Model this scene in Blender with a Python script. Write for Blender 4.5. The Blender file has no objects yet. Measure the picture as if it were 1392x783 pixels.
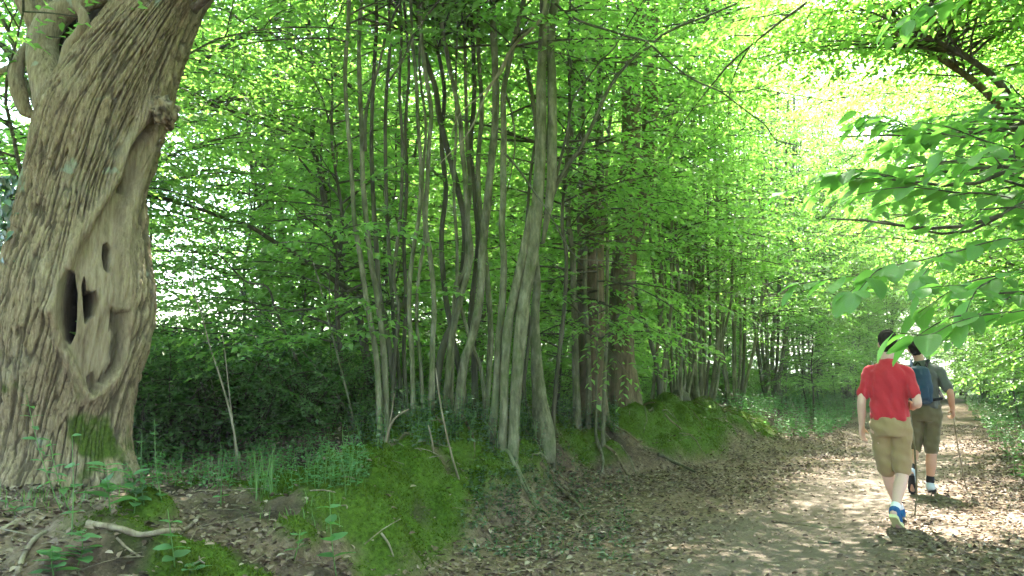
import bpy, math, random
import numpy as np

# ------------------------------------------------------------------ camera, world, sun, exposure
scene = bpy.context.scene
F_PX, CX, CY, HOR = 1083.0, 696.0, 391.5, 505.0      # photo: 1392 x 783
PITCH = math.atan((HOR - CY) / F_PX)
CAM = np.array([0.0, 0.0, 1.4])
cam_data = bpy.data.cameras.new('camera')
cam_data.sensor_width = 36.0
cam_data.lens = 36.0 * F_PX / 1392.0
cam_data.clip_start = 0.05
cam_data.clip_end = 3000.0
cam = bpy.data.objects.new('camera', cam_data)
scene.collection.objects.link(cam)
cam.location = CAM
cam.rotation_euler = (math.pi / 2 + PITCH, 0, 0)
scene.camera = cam
cam_data.dof.use_dof = False

SUN_EL, SUN_AZ = math.radians(57), math.radians(14)       # azimuth from +Y towards +X
world = bpy.data.worlds.new('World')
scene.world = world
world.use_nodes = True
wn = world.node_tree
for n in list(wn.nodes): wn.nodes.remove(n)
sky = wn.nodes.new('ShaderNodeTexSky')
sky.sky_type = 'NISHITA'
sky.sun_disc = False
sky.sun_elevation = SUN_EL
sky.sun_rotation = SUN_AZ
sky.air_density = 1.0
sky.dust_density = 2.5
sky.ozone_density = 0.6
bg = wn.nodes.new('ShaderNodeBackground')
bg.inputs[1].default_value = 0.15
wo = wn.nodes.new('ShaderNodeOutputWorld')
wn.links.new(sky.outputs[0], bg.inputs[0])
wn.links.new(bg.outputs[0], wo.inputs[0])

sun_data = bpy.data.lights.new('sun', 'SUN')
sun_data.energy = 5.0
sun_data.angle = math.radians(0.55)
sun_data.color = (1.0, 0.94, 0.84)
sun = bpy.data.objects.new('sun', sun_data)
scene.collection.objects.link(sun)
sun.rotation_euler = (math.pi / 2 - SUN_EL, 0, -SUN_AZ + math.pi)
sun.location = (0, 0, 30)

scene.view_settings.view_transform = 'Standard'
scene.view_settings.look = 'None'
scene.view_settings.gamma = 1.0
scene.view_settings.use_curve_mapping = False
scene.view_settings.exposure = 3.85
scene.cycles.use_denoising = True
scene.cycles.max_bounces = 7
scene.cycles.diffuse_bounces = 5
scene.cycles.glossy_bounces = 2
scene.cycles.transmission_bounces = 4
scene.cycles.transparent_max_bounces = 4
scene.cycles.volume_bounces = 0
scene.cycles.caustics_reflective = False
scene.cycles.caustics_refractive = False
scene.cycles.sample_clamp_indirect = 8.0
scene.cycles.use_adaptive_sampling = True
scene.cycles.adaptive_threshold = 0.02

COL = scene.collection
# ------------------------------------------------------------------ photo pixel -> direction -> point
_FW = np.array([0, math.cos(PITCH), math.sin(PITCH)])
_UP = np.array([0, -math.sin(PITCH), math.cos(PITCH)])
def ray(px, py):
    return np.array([1.0, 0, 0]) * ((px - CX) / F_PX) + _UP * ((CY - py) / F_PX) + _FW
def at_y(px, py, Y):
    d = ray(px, py)
    return CAM + d * (Y / d[1])
# path frame: s runs along the path, t across it (positive to the right of the walker)
TH = math.radians(28.3)
DV = np.array([math.sin(TH), math.cos(TH)])
NV = np.array([math.cos(TH), -math.sin(TH)])
def st(x, y): return x * DV[0] + y * DV[1], x * NV[0] + y * NV[1]
def xy(s, t): return s * DV[0] + t * NV[0], s * DV[1] + t * NV[1]

# ------------------------------------------------------------------ noise
_rs = np.random.RandomState(7)
_TAB = _rs.rand(64, 64, 64)
def vnoise3(x, y, z):
    xi = np.floor(x).astype(int); yi = np.floor(y).astype(int); zi = np.floor(z).astype(int)
    xf = x - xi; yf = y - yi; zf = z - zi
    xf = xf * xf * (3 - 2 * xf); yf = yf * yf * (3 - 2 * yf); zf = zf * zf * (3 - 2 * zf)
    def g(a, b, c): return _TAB[(xi + a) & 63, (yi + b) & 63, (zi + c) & 63]
    x00 = g(0, 0, 0) * (1 - xf) + g(1, 0, 0) * xf
    x10 = g(0, 1, 0) * (1 - xf) + g(1, 1, 0) * xf
    x01 = g(0, 0, 1) * (1 - xf) + g(1, 0, 1) * xf
    x11 = g(0, 1, 1) * (1 - xf) + g(1, 1, 1) * xf
    return (x00 * (1 - yf) + x10 * yf) * (1 - zf) + (x01 * (1 - yf) + x11 * yf) * zf * 1.0
def fbm3(x, y, z, o=4):
    a, s, f = 0.5, 0.0, 1.0
    for i in range(o):
        s = s + a * (vnoise3(x * f + 17.3 * i, y * f + 5.1 * i, z * f + 9.7 * i) - 0.5)
        a *= 0.5; f *= 2.03
    return s * 2
def fbm2(x, y, o=4): return fbm3(x, y, np.zeros_like(x) + 3.7, o)
def sstep(a, b, x):
    t = np.clip((x - a) / (b - a), 0, 1)
    return t * t * (3 - 2 * t)

# ------------------------------------------------------------------ mesh helpers
def mesh_np(name, V, tris=None, quads=None, mats=(), midx=None, smooth=True, attrs=None):
    me = bpy.data.meshes.new(name)
    V = np.asarray(V, dtype=np.float32).reshape(-1, 3)
    nt = 0 if tris is None else len(tris)
    nq = 0 if quads is None else len(quads)
    loops = []
    if nt: loops.append(np.asarray(tris, dtype=np.int32).ravel())
    if nq: loops.append(np.asarray(quads, dtype=np.int32).ravel())
    loops = np.concatenate(loops) if loops else np.zeros(0, np.int32)
    me.vertices.add(len(V)); me.vertices.foreach_set('co', V.ravel())
    me.loops.add(len(loops)); me.loops.foreach_set('vertex_index', loops)
    me.polygons.add(nt + nq)
    start = np.concatenate([np.arange(nt) * 3, nt * 3 + np.arange(nq) * 4]).astype(np.int32)
    me.polygons.foreach_set('loop_start', start)
    for m in mats: me.materials.append(m)
    if midx is not None: me.polygons.foreach_set('material_index', np.asarray(midx, dtype=np.int32))
    me.polygons.foreach_set('use_smooth', np.full(nt + nq, bool(smooth)))
    if attrs:
        for k, a in attrs.items():
            at = me.attributes.new(k, 'FLOAT', 'POINT')
            at.data.foreach_set('value', np.asarray(a, dtype=np.float32))
    me.update(calc_edges=True)
    return me

class MB:
    """collects arrays of verts and faces for one mesh"""
    def __init__(s): s.V = []; s.T = []; s.Q = []; s.TM = []; s.QM = []; s.n = 0
    def add(s, V, tris=None, quads=None, m=0):
        V = np.asarray(V, dtype=np.float64).reshape(-1, 3)
        if tris is not None and len(tris):
            s.T.append(np.asarray(tris) + s.n); s.TM.append(np.full(len(tris), m))
        if quads is not None and len(quads):
            s.Q.append(np.asarray(quads) + s.n); s.QM.append(np.full(len(quads), m))
        s.V.append(V); s.n += len(V)
    def mesh(s, name, mats, smooth=True, off=(0, 0, 0)):
        V = np.concatenate(s.V) - np.asarray(off)
        T = np.concatenate(s.T) if s.T else None
        Q = np.concatenate(s.Q) if s.Q else None
        mi = np.concatenate(s.TM + s.QM)
        return mesh_np(name, V, T, Q, mats, mi, smooth)

def catmull(P, n):
    P = np.asarray(P, dtype=float)
    if len(P) < 3:
        t = np.linspace(0, 1, n)[:, None]
        return P[0] * (1 - t) + P[-1] * t
    A = np.vstack([2 * P[0] - P[1], P, 2 * P[-1] - P[-2]])
    u = np.linspace(0, len(P) - 1 - 1e-9, n)
    i = np.floor(u).astype(int); f = (u - i)[:, None]
    p0, p1, p2, p3 = A[i], A[i + 1], A[i + 2], A[i + 3]
    return 0.5 * ((2 * p1) + (-p0 + p2) * f + (2 * p0 - 5 * p1 + 4 * p2 - p3) * f ** 2 + (-p0 + 3 * p1 - 3 * p2 + p3) * f ** 3)

def frames(C):
    T = np.gradient(C, axis=0)
    T /= np.linalg.norm(T, axis=1)[:, None] + 1e-12
    ref = np.array([0.0, 1.0, 0.0]) if abs(T[0][1]) < 0.8 else np.array([1.0, 0, 0])
    X = np.zeros_like(C); Y = np.zeros_like(C)
    x = np.cross(ref, T[0]); x /= np.linalg.norm(x)
    for i in range(len(C)):
        x = x - T[i] * np.dot(x, T[i]); x /= np.linalg.norm(x) + 1e-12
        X[i] = x; Y[i] = np.cross(T[i], x)
    return T, X, Y

def tube(C, R, n=8, caps=True, lump=0.0, seed=0):
    """C (m,3) centreline, R (m,) radii -> V, quads, tris"""
    C = np.asarray(C, float); R = np.asarray(R, float)
    T, X, Y = frames(C)
    th = np.arange(n) * 2 * math.pi / n
    ring = np.cos(th)[None, :, None] * X[:, None, :] + np.sin(th)[None, :, None] * Y[:, None, :]
    rr = np.repeat(R[:, None], n, 1)
    if lump:
        P = C[:, None, :] + ring * rr[:, :, None]
        k = 0.35 / max(R.mean(), 0.01)
        rr = rr * (1 + lump * fbm3(P[..., 0] * k + seed, P[..., 1] * k, P[..., 2] * k * 0.35, 3))
    V = (C[:, None, :] + ring * rr[:, :, None]).reshape(-1, 3)
    m = len(C)
    i = np.arange(m - 1)[:, None] * n; j = np.arange(n)[None, :]; j2 = (j + 1) % n
    Q = np.stack([i + j, i + j2, i + n + j2, i + n + j], -1).reshape(-1, 4)
    tr = []
    if caps:
        V = np.vstack([V, C[0], C[-1]])
        a, b = m * n, m * n + 1
        for k in range(n):
            k2 = (k + 1) % n
            tr.append((a, k2, k)); tr.append((b, (m - 1) * n + k, (m - 1) * n + k2))
    return V, Q, np.array(tr, dtype=int).reshape(-1, 3)

# ------------------------------------------------------------------ object helpers
def obj(name, me, parent=None, loc=None):
    o = bpy.data.objects.new(name, me)
    COL.objects.link(o)
    if parent is not None: o.parent = parent
    if loc is not None: o.location = loc
    return o
def tag(o, label=None, cat=None, group=None, kind=None):
    if label: o['label'] = label
    if cat: o['category'] = cat
    if group: o['group'] = group
    if kind: o['kind'] = kind
    return o
def thing(name, loc, label, cat, group=None, rz=0.0):
    o = bpy.data.objects.new(name, None); COL.objects.link(o)
    o.empty_display_size = 0.2
    o.location = loc; o.rotation_euler = (0, 0, rz)
    return tag(o, label, cat, group)

# ------------------------------------------------------------------ materials
def nodemat(name):
    m = bpy.data.materials.new(name); m.use_nodes = True
    nt = m.node_tree
    for n in list(nt.nodes): nt.nodes.remove(n)
    return m, nt
def N(nt, t, **kw):
    n = nt.nodes.new(t)
    for k, v in kw.items():
        if k == 'inp':
            for a, b in v.items(): n.inputs[a].default_value = b
        else: setattr(n, k, v)
    return n
def ramp(nt, fac, stops):
    r = nt.nodes.new('ShaderNodeValToRGB')
    e = r.color_ramp.elements
    e[0].position, e[0].color = stops[0][0], (*stops[0][1], 1)
    e[1].position, e[1].color = stops[-1][0], (*stops[-1][1], 1)
    for p, c in stops[1:-1]:
        x = e.new(p); x.color = (*c, 1)
    nt.links.new(fac, r.inputs[0])
    return r.outputs[0]
def mixc(nt, fac, a, b, blend='MIX'):
    m = nt.nodes.new('ShaderNodeMix'); m.data_type = 'RGBA'; m.blend_type = blend
    for s, v in ((m.inputs[0], fac), (m.inputs[6], a), (m.inputs[7], b)):
        if isinstance(v, (int, float)): s.default_value = v
        elif isinstance(v, tuple): s.default_value = (*v, 1)
        else: nt.links.new(v, s)
    return m.outputs[2]
def noise(nt, vec, scale, detail=4, rough=0.55, sc=None, dist=0.0):
    if sc is not None:
        mp = nt.nodes.new('ShaderNodeMapping'); mp.inputs['Scale'].default_value = sc
        nt.links.new(vec, mp.inputs[0]); vec = mp.outputs[0]
    n = nt.nodes.new('ShaderNodeTexNoise')
    n.inputs['Scale'].default_value = scale; n.inputs['Detail'].default_value = detail
    n.inputs['Roughness'].default_value = rough; n.inputs['Distortion'].default_value = dist
    nt.links.new(vec, n.inputs['Vector'])
    return n.outputs[0]
def attr(nt, name):
    a = nt.nodes.new('ShaderNodeAttribute'); a.attribute_name = name
    return a.outputs['Fac']
def mathn(nt, op, a, b=None):
    m = nt.nodes.new('ShaderNodeMath'); m.operation = op
    for i, v in enumerate((a, b)):
        if v is None: continue
        if isinstance(v, (int, float)): m.inputs[i].default_value = v
        else: nt.links.new(v, m.inputs[i])
    return m.outputs[0]
def finish(nt, col, rough=0.8, bump=None, bstr=0.5, bdist=0.02, spec=0.3):
    p = nt.nodes.new('ShaderNodeBsdfPrincipled')
    if isinstance(col, tuple): p.inputs['Base Color'].default_value = (*col, 1)
    else: nt.links.new(col, p.inputs['Base Color'])
    if isinstance(rough, (int, float)): p.inputs['Roughness'].default_value = rough
    else: nt.links.new(rough, p.inputs['Roughness'])
    p.inputs['Specular IOR Level'].default_value = spec
    if bump is not None:
        b = nt.nodes.new('ShaderNodeBump'); b.inputs['Strength'].default_value = bstr
        b.inputs['Distance'].default_value = bdist
        nt.links.new(bump, b.inputs['Height']); nt.links.new(b.outputs[0], p.inputs['Normal'])
    o = nt.nodes.new('ShaderNodeOutputMaterial')
    nt.links.new(p.outputs[0], o.inputs[0])
    return p

def leaf_mat(name, c_dark, c_light, trans, tmix=0.5, gloss=0.06, rough=0.35, obvar=0.25, veins=False):
    m, nt = nodemat(name)
    geo = N(nt, 'ShaderNodeNewGeometry'); oi = N(nt, 'ShaderNodeObjectInfo')
    r1 = geo.outputs['Random Per Island']
    col = mixc(nt, r1, c_dark, c_light)
    tcol = mixc(nt, r1, tuple(0.8 * c for c in trans), tuple(min(1, 1.2 * c) for c in trans))
    hsv = N(nt, 'ShaderNodeHueSaturation')
    v = N(nt, 'ShaderNodeMapRange', inp={'To Min': 1 - obvar, 'To Max': 1 + obvar})
    nt.links.new(oi.outputs['Random'], v.inputs[0]); nt.links.new(v.outputs[0], hsv.inputs['Value'])
    nt.links.new(col, hsv.inputs['Color'])
    dcol = hsv.outputs[0]
    if veins:
        tc = N(nt, 'ShaderNodeTexCoord')
        sep = N(nt, 'ShaderNodeSeparateXYZ'); nt.links.new(tc.outputs['Object'], sep.inputs[0])
        ax = mathn(nt, 'ABSOLUTE', sep.outputs[1])
        w = mathn(nt, 'SUBTRACT', mathn(nt, 'MULTIPLY', sep.outputs[0], 58.0), mathn(nt, 'MULTIPLY', ax, 50.0))
        sv = mathn(nt, 'SINE', w)
        rib = mathn(nt, 'GREATER_THAN', sv, 0.8)
        mid = mathn(nt, 'LESS_THAN', ax, 0.012)
        vv = mathn(nt, 'MAXIMUM', mathn(nt, 'MULTIPLY', rib, 0.45), mid)
        dcol = mixc(nt, vv, dcol, tuple(min(1, 1.9 * c) for c in c_light))
        tcol = mixc(nt, vv, tcol, tuple(0.55 * c for c in trans))
    d = N(nt, 'ShaderNodeBsdfDiffuse'); nt.links.new(dcol, d.inputs[0])
    t = N(nt, 'ShaderNodeBsdfTranslucent'); nt.links.new(tcol, t.inputs[0])
    mx = N(nt, 'ShaderNodeMixShader', inp={0: tmix})
    nt.links.new(d.outputs[0], mx.inputs[1]); nt.links.new(t.outputs[0], mx.inputs[2])
    g = N(nt, 'ShaderNodeBsdfGlossy', inp={'Roughness': rough, 'Color': (1, 1, 1, 1)})
    mg = N(nt, 'ShaderNodeMixShader', inp={0: gloss})
    nt.links.new(mx.outputs[0], mg.inputs[1]); nt.links.new(g.outputs[0], mg.inputs[2])
    o = N(nt, 'ShaderNodeOutputMaterial'); nt.links.new(mg.outputs[0], o.inputs[0])
    return m

def bark_mat(name, dark, mid, light, sc=(14, 14, 2.2), bstr=0.6, bdist=0.02, moss=0.35, zmoss=None, lichen=0.3):
    m, nt = nodemat(name)
    tc = N(nt, 'ShaderNodeTexCoord'); v = tc.outputs['Object']
    oi = N(nt, 'ShaderNodeObjectInfo')
    n1 = noise(nt, v, 1.0, 6, 0.65, sc)
    n2 = noise(nt, v, 2.2, 4, 0.6)
    n3 = noise(nt, v, 9.0, 5, 0.7)
    col = ramp(nt, n1, [(0.3, dark), (0.5, mid), (0.72, light)])
    pale = ramp(nt, n2, [(0.52, (0, 0, 0)), (0.68, (1, 1, 1))])
    col = mixc(nt, mathn(nt, 'MULTIPLY', pale, lichen), col, (0.30, 0.31, 0.24))
    grn = ramp(nt, noise(nt, v, 3.1, 5, 0.65), [(0.48, (0, 0, 0)), (0.62, (1, 1, 1))])
    col = mixc(nt, mathn(nt, 'MULTIPLY', grn, moss), col, (0.055, 0.085, 0.022))
    b = mathn(nt, 'ADD', n1, mathn(nt, 'MULTIPLY', n3, 0.5))
    finish(nt, col, 0.85, b, bstr, bdist, 0.2)
    return m

M = {}
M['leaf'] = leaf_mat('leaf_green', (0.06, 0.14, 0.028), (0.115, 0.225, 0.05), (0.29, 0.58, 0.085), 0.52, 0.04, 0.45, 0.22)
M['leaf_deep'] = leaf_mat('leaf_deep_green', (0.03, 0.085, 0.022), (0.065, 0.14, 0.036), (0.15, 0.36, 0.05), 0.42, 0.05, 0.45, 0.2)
M['leaf_near'] = leaf_mat('leaf_beech', (0.055, 0.15, 0.045), (0.10, 0.215, 0.06), (0.2, 0.50, 0.07), 0.5, 0.025, 0.45, 0.3, True)
M['leaf_spray'] = leaf_mat('leaf_spray', (0.055, 0.15, 0.045), (0.10, 0.22, 0.06), (0.2, 0.50, 0.07), 0.5, 0.025, 0.5, 0.2)
M['leaf_herb'] = leaf_mat('leaf_herb', (0.055, 0.15, 0.05), (0.085, 0.2, 0.07), (0.14, 0.36, 0.07), 0.4, 0.05, 0.45, 0.2)
M['leaf_ivy'] = leaf_mat('leaf_ivy', (0.025, 0.07, 0.03), (0.06, 0.12, 0.06), (0.05, 0.14, 0.03), 0.25, 0.1, 0.3, 0.2)
M['grass'] = leaf_mat('grass_blade', (0.06, 0.14, 0.03), (0.10, 0.2, 0.045), (0.16, 0.34, 0.05), 0.4, 0.04, 0.5, 0.2)
M['moss'] = leaf_mat('moss_green', (0.035, 0.066, 0.010), (0.105, 0.152, 0.022), (0.13, 0.21, 0.02), 0.25, 0.0, 0.6, 0.1)
M['bark_old'] = None
M['bark_grey'] = bark_mat('bark_grey_green', (0.048, 0.047, 0.028), (0.13, 0.128, 0.076), (0.26, 0.25, 0.165), (18, 18, 5.0), 1.0, 0.025, 0.6)
M['bark_dark'] = bark_mat('bark_dark', (0.025, 0.025, 0.017), (0.07, 0.066, 0.043), (0.14, 0.13, 0.09), bstr=0.9, lichen=0.12)
M['bark_brown'] = bark_mat('bark_brown', (0.04, 0.03, 0.019), (0.135, 0.10, 0.06), (0.24, 0.185, 0.12), (14, 14, 2.4), 1.0, 0.035, 0.55)
M['bark_pale'] = bark_mat('bark_pale', (0.12, 0.1, 0.07), (0.23, 0.2, 0.14), (0.34, 0.31, 0.23), moss=0.15)
M['deadwood'] = bark_mat('dead_wood_pale', (0.08, 0.06, 0.04), (0.19, 0.15, 0.105), (0.32, 0.27, 0.2), (20, 20, 4), 0.6, 0.012, 0.15)
# ------------------------------------------------------------------ terrain
_mr = np.random.RandomState(31)
MOUNDS = [(_mr.uniform(2.8, 16.5), _mr.uniform(-1.35, -0.12), _mr.uniform(0.14, 0.40), _mr.uniform(0.10, 0.25)) for _ in range(95)]
def mounds(s, t, e):
    h = np.zeros_like(s)
    for ms, mo_, r, a in MOUNDS:
        q = ((s - ms) ** 2 * 0.8 + (t - e - mo_) ** 2) / r ** 2
        h = np.maximum(h, a * np.sqrt(np.clip(1 - q, 0, 1)) * (0.6 + 0.4 * np.clip(1 - q, 0, 1)))
    return h
def bank_edge(s):
    return np.interp(s, [0, 3, 4.5, 6.5, 8.5, 10, 11, 12.5, 14, 17, 25], [-2.8, -2.85, -3.0, -3.6, -3.85, -4.0, -3.45, -2.95, -3.1, -2.9, -2.9]) + 0.16 * fbm2(s * 0.8 + 3.1, s * 0 + 1.7, 3)
def ground_h(x, y):
    x = np.asarray(x, float); y = np.asarray(y, float)
    s, t = st(x, y)
    H = np.interp(s, [-8, 1, 4, 5.2, 6.0, 6.8, 8.6, 10.2, 13, 16, 20, 26, 34, 60], [0.45, 0.46, 0.46, 0.5, 0.62, 0.84, 0.88, 0.72, 0.64, 0.6, 0.52, 0.42, 0.3, 0.2])
    edge = bank_edge(s)
    wid = np.interp(s, [4, 6.5, 8, 10, 11.5, 14, 18], [1.35, 1.0, 0.8, 0.75, 1.0, 1.2, 1.3]) + 0.2 * fbm2(s * 0.7 + 9, s * 0 + 4.4, 2)
    k = np.clip((edge - t) / wid, 0, 1)
    prof = k * k * (3 - 2 * k)
    prof = 0.55 * prof + 0.45 * np.sin(k * math.pi / 2)
    back = sstep(-5.2, -7.5, t) * 0.55 * sstep(4.2, 5.6, s) + sstep(-9, -16, t) * 0.5
    h = H * prof * (1 - 0.5 * back) - 0.12 * sstep(-9, -16, t)
    # bumps of the bank
    lump = fbm2(x * 1.3 + 11, y * 1.3 + 5, 4)
    cush = np.abs(fbm2(x * 1.9 + 4, y * 1.9 + 1, 3)) + 0.5 * np.abs(fbm2(x * 4.6 + 1, y * 4.6 + 2, 2))
    h = h + (0.26 * (0.22 - cush) + 0.05 * fbm2(x * 6.5 + 1, y * 6.5 + 2, 2)) * sstep(0.0, 0.3, k) * (1 - 0.8 * sstep(-5.0, -6.2, t)) + 0.16 * lump * sstep(0.0, 0.35, k) * (1 - 0.5 * sstep(-5.5, -7, t))
    h = h + mounds(s, t, edge) * (1 - 0.7 * sstep(-5.0, -6.0, t))
    # the mossy mounds on the ridge
    for ms, mt, r, a in ((5.35, -3.9, 0.6, 0.07), (6.6, -4.1, 0.6, 0.08), (12.6, -3.75, 1.2, 0.08), (14.6, -3.7, 1.3, 0.07), (9.3, -3.9, 0.7, 0.06), (4.2, -3.6, 0.5, 0.06)):
        h = h + a * np.exp(-(((s - ms) / r) ** 2 + ((t - mt) / (0.7 * r)) ** 2))
    # right hand bank, low
    kr = np.clip((t - 0.75) / 3.2, 0, 1)
    h = h + 0.55 * kr * kr * (3 - 2 * kr) * (1 + 0.3 * fbm2(x * 0.5, y * 0.5, 3))
    # path: slightly hollow, finely uneven
    h = h + 0.025 * fbm2(x * 1.7, y * 1.7, 4) + 0.05 * fbm2(x * 0.35 + 3, y * 0.35, 2)
    h = h - 0.05 * np.exp(-((t + 1.0) / 0.9) ** 2)
    far = sstep(60, 200, np.hypot(x, y))
    return h * (1 - far) + far * (0.3 + 3.0 * fbm2(x * 0.01, y * 0.01, 2))

def axis(lo, hi, step, far):
    a = np.arange(lo, hi + 1e-6, step)
    g, d = [], step
    p = hi
    while p < far:
        d *= 1.16; p += d; g.append(p)
    h, d, p = [], step, lo
    while p > -far:
        d *= 1.16; p -= d; h.append(p)
    return np.concatenate([h[::-1], a, g])
gx = axis(-5.0, 5.5, 0.045, 900); gy = axis(2.7, 14.5, 0.05, 900)
X, Y = np.meshgrid(gx, gy)
Z = ground_h(X, Y)
S_, T_ = st(X, Y)
mossm = sstep(-2.75, -3.3, T_) * sstep(-6.2, -4.6, T_) * sstep(2.0, 4.6, S_)
mossn = fbm2(X * 0.9 + 2, Y * 0.9 + 8, 4)
moss_f = lambda x, y: None
def moss_amount(x, y):
    s, t = st(np.asarray(x, float), np.asarray(y, float))
    e = bank_edge(s)
    band = sstep(0.0, -0.3, t - e) * (1 - sstep(-4.9, -6.4, t))
    base = 0.16 + 0.47 * sstep(3.7, 5.0, s) + 0.18 * np.exp(-((s - 13.2) / 2.2) ** 2) - 0.30 * np.exp(-((s - 8.4) / 0.9) ** 2) - 0.25 * sstep(16, 22, s)
    n = fbm2(np.asarray(x) * 0.9 + 2, np.asarray(y) * 0.9 + 8, 4) * 0.9 + 0.35 * fbm2(np.asarray(x) * 3.3, np.asarray(y) * 3.3, 3)
    n = 0.8 * n + 3.0 * mounds(s, t, e) - 0.20
    return np.clip(sstep(-0.10, 0.16, n + base - 0.35) * band, 0, 1)
def soil_amount(x, y):
    s, t = st(np.asarray(x, float), np.asarray(y, float))
    e = bank_edge(s)
    n = fbm2(np.asarray(x) * 1.6 + 7, np.asarray(y) * 1.6 + 3, 3)
    return np.clip(sstep(-0.05, -0.4, t - e) * (1 - sstep(-5.5, -6.5, t)) * sstep(0.25, -0.15, n - 0.25 * sstep(3.0, 6.0, s) + 0.15), 0, 1)
def earth_amount(x, y):
    s, t = st(np.asarray(x, float), np.asarray(y, float))
    n = fbm2(np.asarray(x) * 0.8 + 5, np.asarray(y) * 0.8, 3)
    return np.clip(1 - sstep(0.35, 1.15, np.abs(t + 0.85 + 0.25 * np.sin(s * 0.3)) + 0.7 * n), 0, 1)
def field_amount(x, y):
    s, t = st(np.asarray(x, float), np.asarray(y, float))
    return np.maximum(np.maximum(sstep(-11, -15, t), sstep(0.9, 2.2, t) * sstep(8, 13, s) * 0.8), sstep(38, 46, np.hypot(x, y)))
nX, nY = len(gx), len(gy)
i = np.arange(nY - 1)[:, None] * nX; j = np.arange(nX - 1)[None, :]
Q = np.stack([i + j, i + j + 1, i + nX + j + 1, i + nX + j], -1).reshape(-1, 4)

m, nt = nodemat('woodland_ground')
tc = N(nt, 'ShaderNodeTexCoord'); v = tc.outputs['Object']
vo = N(nt, 'ShaderNodeTexVoronoi', inp={'Scale': 21.0, 'Randomness': 1.0}); 
wv = noise(nt, v, 6.0, 3, 0.5)
nt.links.new(v, vo.inputs['Vector'])
sepc = N(nt, 'ShaderNodeSeparateColor'); nt.links.new(vo.outputs['Color'], sepc.inputs[0])
litter = ramp(nt, sepc.outputs[0], [(0.0, (0.055, 0.036, 0.024)), (0.35, (0.12, 0.078, 0.05)), (0.7, (0.2, 0.14, 0.095)), (1.0, (0.31, 0.24, 0.175))])
n_fine = noise(nt, v, 55.0, 5, 0.7); n_mid = noise(nt, v, 3.0, 5, 0.6)
litter = mixc(nt, 0.65, litter, ramp(nt, n_fine, [(0.3, (0.05, 0.036, 0.025)), (0.6, (0.18, 0.13, 0.09)), (0.75, (0.3, 0.24, 0.18))]))
earth = ramp(nt, n_fine, [(0.3, (0.068, 0.052, 0.04)), (0.55, (0.128, 0.102, 0.08)), (0.75, (0.195, 0.16, 0.128))])
earth = mixc(nt, mathn(nt, 'MULTIPLY', n_mid, 0.6), earth, (0.12, 0.098, 0.07))
mossc = ramp(nt, noise(nt, v, 30.0, 4, 0.7), [(0.3, (0.03, 0.055, 0.006)), (0.6, (0.07, 0.125, 0.012)), (0.78, (0.12, 0.17, 0.02))])
grassc = ramp(nt, noise(nt, v, 12.0, 4, 0.7), [(0.3, (0.04, 0.075, 0.018)), (0.6, (0.08, 0.14, 0.03)), (0.78, (0.13, 0.2, 0.05))])
c = mixc(nt, attr(nt, 'earth'), litter, earth)
c = mixc(nt, attr(nt, 'field'), c, grassc)
soil = ramp(nt, n_fine, [(0.3, (0.018, 0.013, 0.009)), (0.6, (0.055, 0.04, 0.027)), (0.75, (0.13, 0.095, 0.065))])
c = mixc(nt, attr(nt, 'soil'), c, soil)
c = mixc(nt, attr(nt, 'moss'), c, mossc)
bump = mathn(nt, 'ADD', mathn(nt, 'MULTIPLY', n_fine, 0.8), mathn(nt, 'MULTIPLY', vo.outputs['Distance'], 0.6))
finish(nt, c, 0.9, bump, 0.7, 0.025, 0.15)
M['ground'] = m
me = mesh_np('ground', np.stack([X, Y, Z], -1).reshape(-1, 3), quads=Q, mats=[M['ground']],
             attrs={'moss': moss_amount(X, Y).ravel(), 'earth': (0 * X).ravel(), 'soil': soil_amount(X, Y).ravel(), 'field': field_amount(X, Y).ravel()})
ground = tag(obj('ground', me), kind='structure')

# trodden path, a sheet lying on the ground
ps = np.concatenate([np.arange(-6, 2, 0.4), np.arange(2, 16, 0.07), np.arange(16, 75, 0.4)])
pt = np.linspace(-1.0, 1.0, 36)
PS, PT = np.meshgrid(ps, pt, indexing='ij')
wl = 1.75 + 0.4 * fbm2(PS * 0.6, PS * 0 + 2, 3)
PTT = -0.75 + PT * wl
PX, PY = xy(PS, PTT)
edge_drop = sstep(0.86, 1.0, np.abs(PT)) * 0.03
PZ = ground_h(PX, PY) + 0.012 - edge_drop
a, b = PS.shape
i = np.arange(a - 1)[:, None] * b; j = np.arange(b - 1)[None, :]
Q = np.stack([i + j, i + j + 1, i + b + j + 1, i + b + j], -1).reshape(-1, 4)
me = mesh_np('path', np.stack([PX, PY, PZ], -1).reshape(-1, 3), quads=Q, mats=[M['ground']],
             attrs={'moss': np.zeros(PX.size), 'earth': earth_amount(PX, PY).ravel(), 'field': np.zeros(PX.size)})
tag(obj('path', me), kind='structure')

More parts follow.
